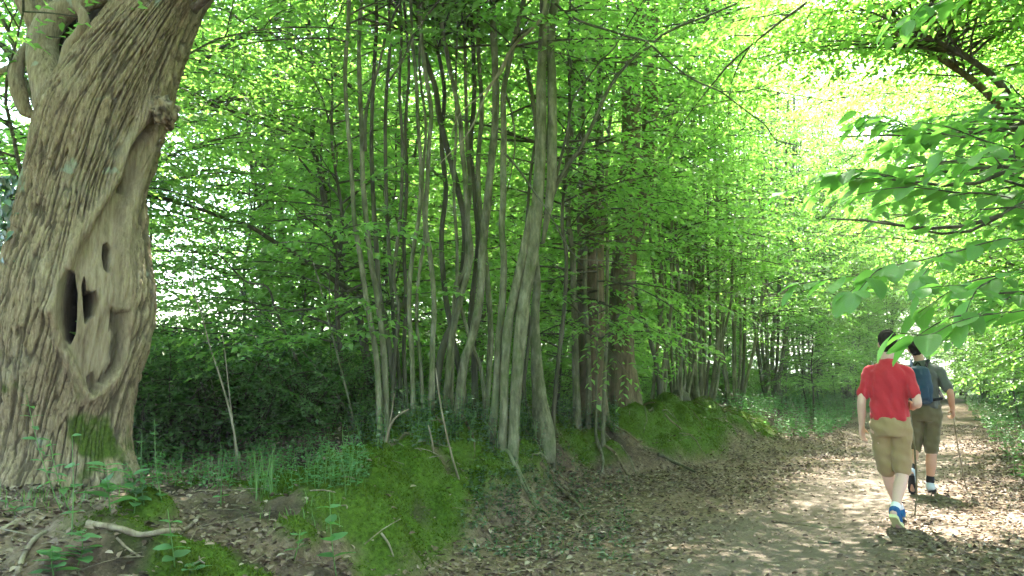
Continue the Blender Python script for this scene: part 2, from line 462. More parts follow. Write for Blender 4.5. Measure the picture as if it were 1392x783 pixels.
# ------------------------------------------------------------------ foliage arrays
def leaf_quads(P, D, Nn, L, W, fold=0.18, droop=0.12):
    """diamond leaves folded along the midrib: 4 verts, 2 tris each"""
    D = D / (np.linalg.norm(D, axis=1)[:, None] + 1e-9)
    S = np.cross(Nn, D); S /= np.linalg.norm(S, axis=1)[:, None] + 1e-9
    U = np.cross(D, S)
    L = L[:, None]; W = W[:, None]
    a = P
    l = P + D * L * 0.42 + S * W * 0.5 + U * W * fold
    t = P + D * L - U * L * droop
    r = P + D * L * 0.42 - S * W * 0.5 + U * W * fold
    V = np.stack([a, l, t, r], 1).reshape(-1, 3)
    k = np.arange(len(P))[:, None] * 4
    T = np.concatenate([k + [0, 2, 1], k + [0, 3, 2]], 1).reshape(-1, 3)
    return V, T
def leaf_hex(P, D, Nn, L, W, fold=0.16, droop=0.15):
    """six-sided ovate leaves: 6 verts, 4 tris each"""
    D = D / (np.linalg.norm(D, axis=1)[:, None] + 1e-9)
    S = np.cross(Nn, D); S /= np.linalg.norm(S, axis=1)[:, None] + 1e-9
    U = np.cross(D, S); L = L[:, None]; W = W[:, None]
    a = P
    l1 = P + D * L * 0.25 + S * W * 0.42 + U * W * fold
    l2 = P + D * L * 0.62 + S * W * 0.40 + U * W * fold - U * L * droop * 0.3
    t = P + D * L - U * L * droop
    r2 = P + D * L * 0.62 - S * W * 0.40 + U * W * fold - U * L * droop * 0.3
    r1 = P + D * L * 0.25 - S * W * 0.42 + U * W * fold
    V = np.stack([a, l1, l2, t, r2, r1], 1).reshape(-1, 3)
    k = np.arange(len(P))[:, None] * 6
    T = np.concatenate([k + [0, 3, 2], k + [0, 2, 1], k + [0, 4, 3], k + [0, 5, 4]], 1).reshape(-1, 3)
    return V, T

class Foliage:
    def __init__(s, seed): s.r = np.random.RandomState(seed); s.P = []; s.D = []; s.N = []; s.L = []; s.tubes = MB()
    def bough(s, p0, az, L, el0=0.5, droop=0.5, lean=0.0, leaf=0.085, twig_w=1.0, r0=None, spacing=0.05, roll=0.2, gap=0.15, bare=0.18, sides=4):
        r = s.r
        n = 9
        u = np.linspace(0, 1, n)
        el = el0 - droop * u + r.normal(0, 0.05, n).cumsum() * 0.5
        azs = az + r.normal(0, 0.09, n).cumsum()
        step = L / (n - 1)
        d = np.stack([np.cos(el) * np.cos(azs), np.cos(el) * np.sin(azs), np.sin(el)], 1)
        pts = np.vstack([p0, p0 + np.cumsum(d[:-1] * step, 0)])
        r0 = r0 or (0.004 + 0.0065 * L)
        V, Qd, Tr = tube(pts, np.linspace(r0, 0.003, n), sides, caps=False)
        s.tubes.add(V, quads=Qd)
        side0 = np.array([-math.sin(az), math.cos(az), 0.0])
        up0 = np.array([0, 0, 1.0])
        ro = r.normal(0, roll)
        side = side0 * math.cos(ro) + up0 * math.sin(ro)
        k = 0
        x = bare * L * r.uniform(0.6, 1.4)
        while x < L:
            f = x / L
            q = min(int(f * (n - 1)), n - 2); ff = f * (n - 1) - q
            p = pts[q] * (1 - ff) + pts[q + 1] * ff
            dm = d[q]
            l = (0.22 + 0.62 * math.sin(math.pi * min(1, 0.25 + 0.75 * (1 - f))) ) * min(1.0, 0.45 + 0.28 * L) * r.uniform(0.55, 1.15) * twig_w
            sg = 1 if k % 2 else -1
            a = r.uniform(0.65, 1.0)
            td = dm * math.cos(a) + side * sg * math.sin(a) + np.array([0, 0, r.normal(-0.05, 0.15)])
            td /= np.linalg.norm(td)
            s.twig(p, td, l, leaf, spacing, side0 * 0 + up0)
            k += 1
            x += gap * r.uniform(0.7, 1.3)
        s.twig(pts[-1], d[-1], 0.25, leaf, spacing, up0)
        return pts, d
    def twig(s, p, td, l, leaf, spacing, up):
        r = s.r
        m = max(2, int(l / spacing))
        u = (np.arange(m) + r.uniform(0.2, 0.8)) / m
        pos = p + td * (u * l)[:, None] + np.array([0, 0, -0.10]) * (u ** 2 * l)[:, None]
        sd = np.cross(up, td); sd /= np.linalg.norm(sd) + 1e-9
        sg = np.where(np.arange(m) % 2, 1, -1) * 1.0
        a = r.uniform(0.55, 1.1, m)
        D = td * np.cos(a)[:, None] + sd * (sg * np.sin(a))[:, None] + np.array([0, 0, 1.0]) * r.normal(-0.12, 0.22, m)[:, None]
        Nn = np.array([0, 0, 1.0]) + r.normal(0, 0.33, (m, 3))
        s.P.append(pos); s.D.append(D); s.N.append(Nn); s.L.append(leaf * r.uniform(0.65, 1.2, m))
    def mesh(s, name, mats, hexl=False, wr=0.56):
        P = np.concatenate(s.P); D = np.concatenate(s.D); Nn = np.concatenate(s.N); L = np.concatenate(s.L)
        V, T = (leaf_hex if hexl else leaf_quads)(P, D, Nn, L, L * wr)
        mb = MB(); mb.add(V, T, m=0)
        if s.tubes.n:
            tv = np.concatenate(s.tubes.V); 
            mb.add(tv, tris=np.concatenate(s.tubes.T) if s.tubes.T else None, quads=np.concatenate(s.tubes.Q) if s.tubes.Q else None, m=1)
        return mb.mesh(name, mats)

def crown_mesh(seed, z0, z1, rad, nb, leaf=0.085, shape='dome', mats=None, axis_fn=None, el=(0.1, 0.6), droop=(0.3, 0.8), spacing=0.05):
    f = Foliage(seed); r = f.r
    for i in range(nb):
        u = (i + r.rand()) / nb
        z = z0 + (z1 - z0) * u
        az = i * 2.39996 + r.normal(0, 0.3)
        if shape == 'dome': w = rad * (0.55 + 0.45 * math.sin(math.pi * min(1, 0.2 + u * 0.75))) * (1.0 if u < 0.75 else 1 - 0.9 * (u - 0.75) / 0.25 * 0.6)
        else: w = rad * (1 - 0.7 * u)
        L = w * r.uniform(0.6, 1.1)
        c = axis_fn(z) if axis_fn else np.array([0, 0, z])
        # large boughs carry side boughs
        pts, d = f.bough(np.array(c, float), az, L, r.uniform(*el) + 0.5 * u, r.uniform(*droop), leaf=leaf, spacing=spacing)
        if L > 1.6:
            for kk in range(2):
                q = r.randint(3, 7)
                f.bough(pts[q], az + r.choice([-1, 1]) * r.uniform(0.5, 0.9), L * r.uniform(0.35, 0.55), 0.25, 0.5, leaf=leaf, spacing=spacing)
    return f.mesh('crown', mats or [M['leaf'], M['bark_dark']])

def wavy_axis(seed, h, lean=0.1, wob=0.18):
    r = np.random.RandomState(seed)
    k = 7
    off = r.normal(0, wob, (k, 2)); off[0] = 0
    off = off.cumsum(0) * 0.6
    ln = r.normal(0, lean, 2)
    zs = np.linspace(0, h, k)
    pts = np.stack([off[:, 0] + ln[0] * zs, off[:, 1] + ln[1] * zs, zs], 1)
    C = catmull(pts, 40)
    return C, (lambda z: np.array([np.interp(z, C[:, 2], C[:, 0]), np.interp(z, C[:, 2], C[:, 1]), z]))

def trunk_mesh(C, r0, r1, mats, n=10, flare=0.6, lump=0.25, seed=0, name='trunk'):
    u = np.linspace(0, 1, len(C))
    z = np.linspace(0, 1, len(C))
    R = r0 * (1 - u) + r1 * u
    hgt = np.linalg.norm(np.diff(C, axis=0), axis=1).sum()
    R = R * (1 + flare * np.exp(-u * hgt / (2.2 * r0 + 0.05)))
    V, Qd, Tr = tube(C, R, n, True, lump, seed)
    return mesh_np(name, V, Tr, Qd, mats)

# tree prototypes: (trunk mesh with limbs, crown mesh)
def broadleaf(seed, h, r0, zlow, spread, nlimb, barkm, leaf=0.108, gap=0.3, low=16, leafm='leaf'):
    r = np.random.RandomState(seed)
    C, fn = wavy_axis(seed, h * 0.8, 0.04, 0.16)
    tb = MB()
    u = np.linspace(0, 1, len(C)); R = r0 * (1 - u) + 0.02 * u
    R = R * (1 + 0.6 * np.exp(-u * h * 0.8 / (2.2 * r0 + 0.05)))
    V, Qd, Tr = tube(C, R, 10, True, 0.25, seed); tb.add(V, Tr, Qd)
    f = Foliage(seed + 1)
    for i in range(nlimb):
        z = zlow + (h * 0.78 - zlow) * ((i + r.rand()) / nlimb) ** 0.9
        az = i * 2.39996 + r.normal(0, 0.25)
        L = spread * r.uniform(0.75, 1.15) * (1.1 - 0.35 * z / h)
        n = 10; uu = np.linspace(0, 1, n)
        el = r.uniform(0.65, 1.15) - r.uniform(0.5, 0.95) * uu + r.normal(0, 0.07, n).cumsum() * 0.5
        azs = az + r.normal(0, 0.1, n).cumsum()
        d = np.stack([np.cos(el) * np.cos(azs), np.cos(el) * np.sin(azs), np.sin(el)], 1)
        P0 = fn(min(z, h * 0.79)); pts = np.vstack([P0, P0 + np.cumsum(d[:-1] * L / (n - 1), 0)])
        rl = max(0.016, 0.45 * np.interp(z, C[:, 2], R))
        V, Qd, Tr = tube(pts, np.linspace(rl, 0.008, n), 6, True, 0.15, i); tb.add(V, Tr, Qd)
        x = 0.18 * L; k = 0
        while x < L:
            q = min(int(x / L * (n - 1)), n - 2); ff = x / L * (n - 1) - q
            p = pts[q] * (1 - ff) + pts[q + 1] * ff
            a = azs[q] + (1 if k % 2 else -1) * r.uniform(0.5, 1.25)
            f.bough(p, a, r.uniform(0.9, 1.9) * (1.15 - 0.5 * x / L), r.uniform(-0.1, 0.5), r.uniform(0.2, 0.7), leaf=leaf, spacing=0.055, gap=0.16)
            x += gap * r.uniform(0.6, 1.4); k += 1
        f.bough(pts[-1], azs[-1], 1.2, el[-1], 0.4, leaf=leaf, spacing=0.055)
    for i in range(low):
        z = r.uniform(zlow * 0.75, zlow + 2.0)
        f.bough(fn(z), r.uniform(0, 6.28), r.uniform(1.2, 2.6), r.uniform(-0.05, 0.4), r.uniform(0.25, 0.7), leaf=leaf, spacing=0.055)
    return tb.mesh('trunk', [M[barkm]]), f.mesh('crown', [M[leafm], M['bark_dark']])
PROTO = [broadleaf(100, 13.0, 0.13, 2.2, 4.6, 24, 'bark_grey', gap=0.22), broadleaf(110, 14.5, 0.16, 2.8, 5.2, 24, 'bark_dark', gap=0.22),
         broadleaf(120, 11.5, 0.10, 1.7, 4.3, 22, 'bark_grey', gap=0.22), broadleaf(130, 14.0, 0.14, 3.2, 5.0, 24, 'bark_dark', gap=0.22)]
CROWN_LEAVES = [len(p[1].polygons) for p in PROTO]
print('crown polys', CROWN_LEAVES)
SAPL = []
for k, (h, r0, z0, rad, nb) in enumerate([(4.2, 0.03, 0.7, 1.9, 44), (3.4, 0.025, 0.5, 1.7, 40), (5.0, 0.035, 1.0, 2.2, 46)]):
    C, fn = wavy_axis(140 + k, h, 0.08, 0.12)
    tm = trunk_mesh(C, r0, 0.006, [M['bark_dark']], 7, flare=0.2, seed=k)
    cm = crown_mesh(240 + k, z0, h - 0.1, rad, nb, shape='cone', axis_fn=fn, el=(-0.05, 0.45), droop=(0.2, 0.7), leaf=0.1)
    SAPL.append((tm, cm))
def shrub_mesh(seed, rad, h, n, lm='leaf_deep'):
    f = Foliage(seed); r = f.r
    for i in range(n):
        a = r.uniform(0, 2 * math.pi); q = r.uniform(0, rad * 0.8)
        p = np.array([q * math.cos(a), q * math.sin(a), r.uniform(0.05, h * 0.75) * (1 - 0.4 * q / rad)])
        f.bough(p, a + r.normal(0, 0.7), r.uniform(0.5, 1.0), r.uniform(0.1, 1.1), r.uniform(0.3, 0.9), leaf=0.065, spacing=0.04, gap=0.11, roll=0.5)
    stems = MB()
    for i in range(9):
        a = r.uniform(0, 2 * math.pi); e = r.uniform(0.3, 0.8)
        C = catmull([(0.1 * math.cos(a), 0.1 * math.sin(a), -0.1), (rad * .3 * e * math.cos(a), rad * .3 * e * math.sin(a), h * .4), (rad * .7 * e * math.cos(a + .3), rad * .7 * e * math.sin(a + .3), h * .8)], 8)
        V, Qd, Tr = tube(C, np.linspace(0.016, 0.004, 8), 5); stems.add(V, Tr, Qd)
    return stems.mesh('stems', [M['bark_dark']]), f.mesh('foliage', [M[lm], M['bark_dark']])
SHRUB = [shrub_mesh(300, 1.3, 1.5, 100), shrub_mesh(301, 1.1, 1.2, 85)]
THICK = [shrub_mesh(302, 1.5, 2.0, 120, 'leaf'), shrub_mesh(303, 1.3, 1.7, 105, 'leaf')]

def copy_tree(name, proto, x, y, rz, sc, label, cat, group, parts=('trunk', 'crown'), tilt=(0, 0), dz=-0.06):
    o = thing(name, (x, y, float(ground_h(x, y)) + dz), label, cat, group, rz)
    o.rotation_euler = (tilt[0], tilt[1], rz)
    o.scale = (sc, sc, sc)
    for nm, me in zip(parts, proto):
        obj(nm, me, o)
    return o
# ------------------------------------------------------------------ trees placed in the woodland
rr = np.random.RandomState(42)
def place(kind, s, t, sc=1.0, jitter=0.6, label='', group='', name='woodland_tree', pi=None, tilt=None):
    s2, t2 = s + rr.normal(0, jitter), t + rr.normal(0, jitter * 0.6)
    x, y = xy(s2, t2)
    P = {'tree': PROTO, 'sap': SAPL, 'shrub': SHRUB, 'thick': THICK}[kind]
    pxd = CX + F_PX * x / max(y, 0.1)
    if y > 7 and ((kind == 'tree' and 120 < pxd < 330 and y < 26) or (kind == 'sap' and 200 < pxd < 310)): return None   # the sunny gap
    k = rr.randint(len(P)) if pi is None else pi
    tl = tilt if tilt else (rr.normal(0, 0.03), rr.normal(0, 0.03))
    cat = 'bush' if kind in ('shrub', 'thick') else 'tree'
    parts = ('stems', 'foliage') if kind in ('shrub', 'thick') else ('trunk', 'crown')
    return copy_tree(name, P[k], float(x), float(y), (0.0 if tilt else rr.uniform(0, 6.28)), sc * rr.uniform(0.88, 1.12), label, cat, group, parts, tl)

ORD = ['first', 'second', 'third', 'fourth', 'fifth', 'sixth', 'seventh', 'eighth', 'ninth', 'tenth', 'eleventh', 'twelfth', 'thirteenth', 'fourteenth', 'fifteenth', 'sixteenth', 'seventeenth', 'eighteenth', 'nineteenth', 'twentieth', 'twenty-first', 'twenty-second', 'twenty-third', 'twenty-fourth', 'twenty-fifth']
def row(kind, spots, fmt, group, sc=1.0, jit=0.5, name='woodland_tree', tilts=None):
    for k, (s, t) in enumerate(spots):
        place(kind, s, t, sc, jit, fmt.replace('#', ORD[k]), group, name, tilt=tilts[k] if tilts else None)
R_ = np.arange
# strip of wood behind the bank (field side)
row('tree', [(s, -8.6) for s in R_(5.0, 50, 3.4)], 'slender leafy tree behind the bank, # along from the old hollow tree', 'trees behind the mossy bank', 0.95, 0.6)
row('tree', [(s, -9.5) for s in (-8, -4.5, -1)], 'leafy tree behind the old hollow tree, # away from the bushes', 'trees behind the old tree', 0.95, 0.3)
row('tree', [(s, -13.0) for s in R_(11, 62, 4.0)], 'slender tree deep in the wood beyond the bank, # along the middle row', 'trees deep in the wood', 1.0, 1.0)
row('tree', [(s, -19.0) for s in R_(16, 60, 4.6)], 'slender tree deep in the wood beyond the bank, # along the deepest row', 'trees deep in the wood', 1.05, 1.4)
# the hedge of trees across the field
for k, (px, Yd) in enumerate(((385, 34), (455, 30), (500, 36), (550, 31), (600, 35), (90, 28), (30, 32), (650, 40), (700, 44), (480, 44), (760, 46))):
    copy_tree('field_tree', PROTO[k % 4], (px - CX) / F_PX * Yd, Yd, rr.uniform(0, 6.28), rr.uniform(0.8, 1.05), 'rounded tree of the hedge on the far side of the field', 'tree', 'hedge trees across the field')
# on the bank: behind the camera, and further along
row('tree', [(s, -5.6) for s in (-9.5, -6.5, -3.5)], 'tree on the bank facing the overhanging tree, # along', 'trees arching over the near path', 0.95, 0.2)
row('tree', [(s, -4.6) for s in R_(30, 66, 3.6)], 'leafy tree on the low far bank, # past the last coppiced clump', 'trees on the far bank', 0.95, 0.5)
# the other side of the path
row('tree', [(s, 3.0) for s in (-8.0, -4.7, -1.4)], 'leafy tree on the low verge behind the overhanging tree, # along', 'trees opposite the mossy bank', 0.95, 0.3)
row('tree', [(s, 3.0) for s in R_(5.2, 64, 4.1)], 'leafy tree on the low verge, # along from the overhanging tree', 'trees opposite the mossy bank', 0.95, 0.4)
row('tree', [(s, 7.4) for s in R_(2, 64, 4.6)], 'leafy tree in the second row opposite the bank, # along', 'second row of trees opposite the bank', 1.0, 0.9)
LN = ((-6, 3.6, 0.25), (1.0, 4.2, 0.3), (7, 4.0, 0.3), (17, 3.2, 0.3), (29, 2.6, 0.25))  # third one added out of frame to shade the near branches
row('tree', [(s, t) for s, t, a in LN], 'leafy tree leaning across the path from the low verge, # along', 'trees leaning across the path', 0.95, 0.2, 'leaning_tree', [(NV[1] * a, -NV[0] * a) for s, t, a in LN])
row('tree', [(46, 1.6), (48, -2.6), (51, 3.8), (52, 0.6), (54, -4.5), (56, 2.2), (64, 1.0), (66, -1.0), (68, 2.5), (70, -4), (72, 0.5), (74, 5), (75, -7)], 'leafy tree closing the view where the path bends, # back', 'trees where the path bends', 1.0, 0.4)
# saplings and low sprays
row('sap', [(s, -6.6) for s in R_(7.2, 30, 2.0)], 'young sapling just behind the coppiced stems, # along from the hollow', 'saplings behind the coppiced stems', 1.0, 0.4, 'sapling')
row('sap', [(s, -10.8) for s in R_(5.0, 44, 2.3)], 'young sapling further back behind the coppiced stems, # along', 'saplings further back', 1.2, 0.7, 'sapling')
row('sap', [(s, 2.4) for s in R_(15, 50, 2.6)], 'young sapling leaning over the low verge, # along', 'saplings opposite the bank', 0.9, 0.4, 'sapling')
row('sap', [(s, -3.9) for s in R_(24, 60, 2.6)], 'young sapling on the low far bank, # past the coppiced clumps', 'saplings on the far bank', 0.9, 0.4, 'sapling')
row('sap', [(34, 1.8), (36, -3.2), (37, 1.4), (39, -3.0), (41, 0.8), (41.5, -0.6), (42, -1.8), (43, 0.2), (44, 1.8), (44, -2.6), (46, -0.4), (47, 0.9)], 'young sapling in the bright thicket where the path bends, # back', 'saplings where the path bends', 1.0, 0.2, 'sapling')
for k, (px, Yd, sc, lab) in enumerate(((330, 13.5, 1.3, 'sapling with wide low sprays between whips and bushes'), (395, 12.0, 1.1, 'sapling with low sprays behind the bowed whips'), (180, 14.5, 1.35, 'tall sapling half hidden by the hollow trunk'), (450, 14.0, 1.3, 'tall sapling behind the crooked tree'))):
    copy_tree('sapling', SAPL[k % 3], (px - CX) / F_PX * Yd, Yd, rr.uniform(0, 6.28), sc, lab.replace('right of', 'beside'), 'tree', 'saplings by the field edge')
# dark bushes behind the old tree
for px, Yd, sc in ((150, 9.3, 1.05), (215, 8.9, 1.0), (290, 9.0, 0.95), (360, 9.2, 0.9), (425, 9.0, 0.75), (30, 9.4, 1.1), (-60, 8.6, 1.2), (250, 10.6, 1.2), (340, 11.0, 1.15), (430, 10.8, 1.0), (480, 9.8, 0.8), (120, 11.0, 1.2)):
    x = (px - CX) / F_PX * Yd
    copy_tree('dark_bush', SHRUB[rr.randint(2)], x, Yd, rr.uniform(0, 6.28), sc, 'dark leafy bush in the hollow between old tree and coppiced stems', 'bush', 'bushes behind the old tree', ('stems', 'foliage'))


# thickets closing the wood behind the coppiced stems
row('thick', [(s, -7.6) for s in R_(9.5, 44, 1.9)], 'green thicket bush close behind the coppiced stems, # along', 'thicket behind the coppiced stems', 0.85, 0.35, 'thicket_bush')
row('thick', [(s, -12.0) for s in R_(10, 60, 2.6)], 'green thicket bush further into the wood, # along', 'thicket further into the wood', 1.2, 0.6, 'thicket_bush')
row('thick', [(s, -24.0) for s in R_(16, 84, 3.2)], 'tall hedge bush along the far edge of the wood, # along', 'hedge along the wood edge', 2.1, 0.6, 'hedge_bush')
row('thick', [(s, 4.4) for s in R_(13, 60, 2.8)], 'green thicket bush under the trees opposite the bank, # along', 'thicket opposite the bank', 0.95, 0.4, 'thicket_bush')
row('thick', [(s, -5.0) for s in R_(30, 52, 2.6)], 'green thicket bush on the low far bank, # along', 'thicket on the far bank', 0.75, 0.3, 'thicket_bush')

for px, Yd, sc, lab in ((165, 13.0, 1.3, 'tall tree with a high crown standing over the sunny gap'), (120, 16.0, 1.35, 'tall high-crowned tree half hidden by the old trunk'), (350, 17.5, 1.3, 'tall high-crowned tree at the field edge behind the whips')):
    copy_tree('woodland_tree', PROTO[3], (px - CX) / F_PX * Yd, Yd, rr.uniform(0, 6.28), sc, lab, 'tree', 'trees by the sunny gap')
# ------------------------------------------------------------------ coppiced trees on the bank: stems traced from the photograph, set at the depth of their stool
def px_path(pts, Y, dY=0.0, n=None):
    m = len(pts)
    P = [at_y(p[0], p[1], Y + dY * k / max(1, m - 1)) for k, p in enumerate(pts)]
    return catmull(P, n or max(8, 4 * m))
def stem_mesh(pts, Y, w0, w1, dY=0.0, mat='bark_grey', sides=10, lump=0.22, seed=0, off=(0, 0, 0), name='stem', up=0.0, flare=0.35, widths=None):
    """w0, w1: widths in photo pixels at the first and the last point"""
    C = px_path(pts, Y, dY)
    if up:                                            # carry the stem on upwards, out of the frame
        d = C[-1] - C[-3]; d /= np.linalg.norm(d)
        rs = np.random.RandomState(seed + 5)
        k = max(2, int(up / 0.7)); ext = [C[-1]]
        for q in range(k):
            d = d + np.array([rs.normal(0, 0.07), rs.normal(0, 0.07), 0.12]); d /= np.linalg.norm(d)
            ext.append(ext[-1] + d * up / k)
        C = np.vstack([C, catmull(ext, 3 * k)[1:]])
    u = np.concatenate([[0], np.cumsum(np.linalg.norm(np.diff(C, axis=0), axis=1))]); ln = u[-1]; u = u / ln
    sc = Y / F_PX * 0.5
    if widths is not None:
        R = np.interp(np.linspace(0, len(pts) - 1, len(px_path(pts, Y, dY))), range(len(pts)), widths) * sc
        if len(C) > len(R): R = np.concatenate([R, np.linspace(R[-1], R[-1] * 0.4, len(C) - len(R))])
    else:
        R = (w0 * (1 - u) + w1 * u) * sc * 0.66
        if up: R = np.maximum(R * (1 - 0.45 * u), 0.006)
        R = R * (1 + flare * np.exp(-u * ln / 0.25))
    V, Qd, Tr = tube(C - np.asarray(off), np.maximum(R, 0.0025), sides, True, lump, seed)
    return mesh_np(name, V, Tr, Qd, [M[mat]]), C

def over_crown(seed, bases, nb, leaf=0.098, L=(1.0, 2.4), off=(0, 0, 0), el=(-0.1, 0.5), gap=0.16, leafm='leaf'):
    """foliage borne by stems: boughs start on the given centrelines"""
    f = Foliage(seed); r = f.r
    for k in range(nb):
        C, lo = bases[r.randint(len(bases))]
        z0 = max(C[0][2] + lo, 0); zz = [p for p in C if p[2] > z0]
        if not zz: continue
        p = zz[r.randint(len(zz))]
        f.bough(p - np.asarray(off), r.uniform(0, 6.28), r.uniform(*L), r.uniform(*el), r.uniform(0.2, 0.7), leaf=leaf, spacing=0.055, gap=gap)
    return f.mesh('crown', [M[leafm], M['bark_dark']])

def coppice(base_px, Y, label, stems, crown_nb, seed, group='coppiced trees on the mossy bank', name='coppiced_tree', low=2.2, stool=None, L=(1.0, 2.4)):
    b = at_y(base_px, 560, Y); gz = float(ground_h(b[0], b[1]))
    o = thing(name, (b[0], b[1], gz), label, 'tree', group)
    off = np.array([b[0], b[1], gz]); bases = []
    for k, sd in enumerate(stems):
        kw = dict(mat='bark_grey', up=5.0, dY=0.0, nm='stem'); kw.update(sd[4] if len(sd) > 4 else {})
        nm = kw.pop('nm'); rooted = kw.pop('root', nm == 'stem')
        pts, w0, w1, dy = sd[:4]
        # root the stem in the ground under its first pixel
        p0 = at_y(pts[0][0], pts[0][1], Y + dy)
        if rooted:
            g0 = float(ground_h(p0[0], p0[1]))
            if p0[2] > g0 - 0.05:
                q = CAM + (p0 - CAM); bot = np.array([p0[0] * 0.98 + b[0] * 0.02, p0[1], g0 - 0.1])
                d = bot - CAM; v = d / d[1]
                # pixel of the rooted foot
                cz = v @ _UP / (v @ _FW); cxp = v[0] / (v @ _FW)
                pts = [(CX + F_PX * cxp, CY - F_PX * cz)] + list(pts)
                if kw.get('widths') is not None: kw['widths'] = [kw['widths'][0] * 1.15] + list(kw['widths'])
        me, C = stem_mesh(pts, Y + dy, w0, w1, seed=seed * 31 + k, off=off, name=nm, **kw)
        obj(nm, me, o)
        bases.append((C, low))
    if Y < 17:                                           # surface roots creeping down the bank
        r = np.random.RandomState(seed + 400)
        for q in range(6 if Y < 10 else 4):
            C0 = bases[r.randint(len(bases))][0][0]
            a = math.atan2(NV[1], NV[0]) + r.normal(-0.1, 0.75); l = r.uniform(0.5, 1.25); m_ = 12; pp = []
            wob_ = r.normal(0, 0.22, m_).cumsum()
            pos = np.array([C0[0], C0[1]])
            for w in range(m_):
                rad_ = 0.022 * (1 - w / m_) + 0.005
                pp.append([pos[0], pos[1], float(ground_h(pos[0], pos[1])) + rad_ * 0.5])
                pos = pos + np.array([math.cos(a + wob_[w]), math.sin(a + wob_[w])]) * l / m_
            V, Qd, Tr = tube(catmull(np.array(pp) - off, 24), np.linspace(r.uniform(0.018, 0.03), 0.005, 24), 8, True, 0.3, q)
            obj('root', mesh_np('root', V, Tr, Qd, [M['bark_brown' if q % 2 else 'bark_grey']]), o)
    if stool:
        w, h = stool
        r = np.random.RandomState(seed)
        C = np.array([[0, 0, -0.15], [0, 0, 0.0], [0.02, 0, h * 0.35], [0, 0.02, h * 0.75], [0, 0, h]])
        V, Qd, Tr = tube(catmull(C, 14), np.interp(np.linspace(0, 1, 14), [0, .3, .8, 1], [w * 1.3, w, w * 0.8, w * 0.35]), 18, True, 0.9, seed)
        obj('stool', mesh_np('stool', V, Tr, Qd, [M['bark_dark']]), o)
    if crown_nb:
        obj('crown', over_crown(seed + 900, bases, crown_nb, off=off, L=L), o)
    return o

D_ = dict(mat='bark_dark')
coppice(530, 8.0, 'clump of thin grey stems standing on the ridge nearest the old hollow tree', [
    ([(516, 570), (512, 490), (504, 440), (497, 400), (490, 350), (482, 300), (479, 255), (476, 205), (472, 160), (469, 100), (472, 50), (475, 0), (480, -50)], 13, 6, 0.0),
    ([(525, 570), (521, 470), (512, 400), (505, 360), (498, 300), (493, 240), (492, 180), (489, 120), (488, 60), (491, 0), (494, -60)], 14, 8, 0.1),
    ([(496, 205), (497, 160), (503, 130), (515, 90), (527, 40), (545, 0), (560, -40)], 7, 5, 0.05, dict(mat='bark_dark', nm='branch', up=2.0)),
    ([(562, 560), (560, 480), (556, 420), (558, 370), (565, 320), (570, 290), (572, 230), (569, 180), (565, 100), (560, 50), (558, -20)], 10, 7, 0.2),
    ([(586, 560), (588, 470), (590, 410), (585, 350), (578, 300), (581, 250), (583, 200), (586, 150), (577, 90), (572, 40), (566, -20)], 12, 8, 0.15),
    ([(532, 570), (537, 480), (542, 420), (535, 380), (539, 340), (545, 280), (547, 200), (543, 120), (546, 40), (540, -20)], 9, 5, 0.35, D_),
    ([(540, 570), (529, 470), (516, 400), (512, 340), (508, 280), (505, 200), (507, 120), (512, 30), (510, -30)], 12, 6, 0.4, D_),
    ([(548, 560), (536, 450), (533, 400), (528, 330), (525, 260), (524, 150), (530, 60), (527, -20)], 10, 6, 0.5, D_),
    ([(553, 565), (549, 480), (552, 410), (549, 330), (553, 250), (551, 170), (556, 90), (549, 0)], 9, 5, 0.55, D_),
    ([(527, 112), (540, 95), (553, 70), (558, 55), (567, 40), (580, 22), (597, 0), (615, -30)], 4, 8, -0.1, dict(mat='bark_dark', nm='branch', up=1.5)),
    ([(575, 565), (572, 500), (566, 430), (570, 370), (577, 320), (574, 250), (579, 170), (570, 90), (575, 10)], 8, 5, 0.3),
], 200, 1, low=4.3)
coppice(640, 8.6, 'wide clump of grey stems with an ivied base between two mossy humps', [
    ([(605, 570), (612, 470), (628, 400), (640, 350), (636, 300), (632, 240), (628, 200), (625, 160), (617, 120), (607, 70), (600, 30), (596, -30)], 13, 9, 0.0),
    ([(612, 575), (618, 402), (624, 382), (634, 357), (636, 298), (639, 256), (635, 200), (634, 160), (633, 110), (632, 50), (631, 0), (630, -40)], 10, 7, 0.2),
    ([(622, 570), (630, 500), (640, 465), (648, 430), (653, 400), (655, 350), (658, 320), (663, 270), (668, 220), (672, 180), (674, 140), (673, 90), (671, 40), (670, 0), (668, -60)], 20, 13, -0.1),
    ([(668, 590), (674, 540), (676, 500), (678, 460), (682, 420), (684, 390), (685, 350), (682, 310), (684, 270), (684, 220), (685, 180), (684, 130), (690, 95), (698, 60), (705, 30), (712, 0), (720, -40)], 16, 12, -0.2),
    ([(590, 560), (600, 480), (622, 420), (632, 340), (631, 298), (622, 256), (608, 202), (597, 157), (592, 120), (580, 84), (572, 48), (565, 0), (560, -40)], 16, 10, 0.3, D_),
    ([(656, 590), (664, 520), (667, 450), (664, 400), (659, 340), (652, 280), (650, 220), (655, 150), (650, 60), (652, -20)], 13, 8, 0.35),
    ([(646, 585), (645, 500), (640, 440), (645, 380), (650, 330), (645, 260), (640, 200), (645, 120), (641, 20)], 14, 7, 0.45, D_),
    ([(634, 580), (628, 520), (612, 440), (603, 380), (600, 320), (606, 260), (600, 190), (604, 120), (590, 40), (588, -20)], 13, 7, 0.5, D_),
    ([(662, 590), (655, 510), (642, 470), (630, 430), (622, 390), (621, 330), (617, 260), (620, 180)], 9, 4, 0.1),
    ([(684, 120), (695, 150), (700, 200), (690, 260)], 5, 2, 0.0, dict(nm='branch', up=0)),
], 200, 2, low=4.3)
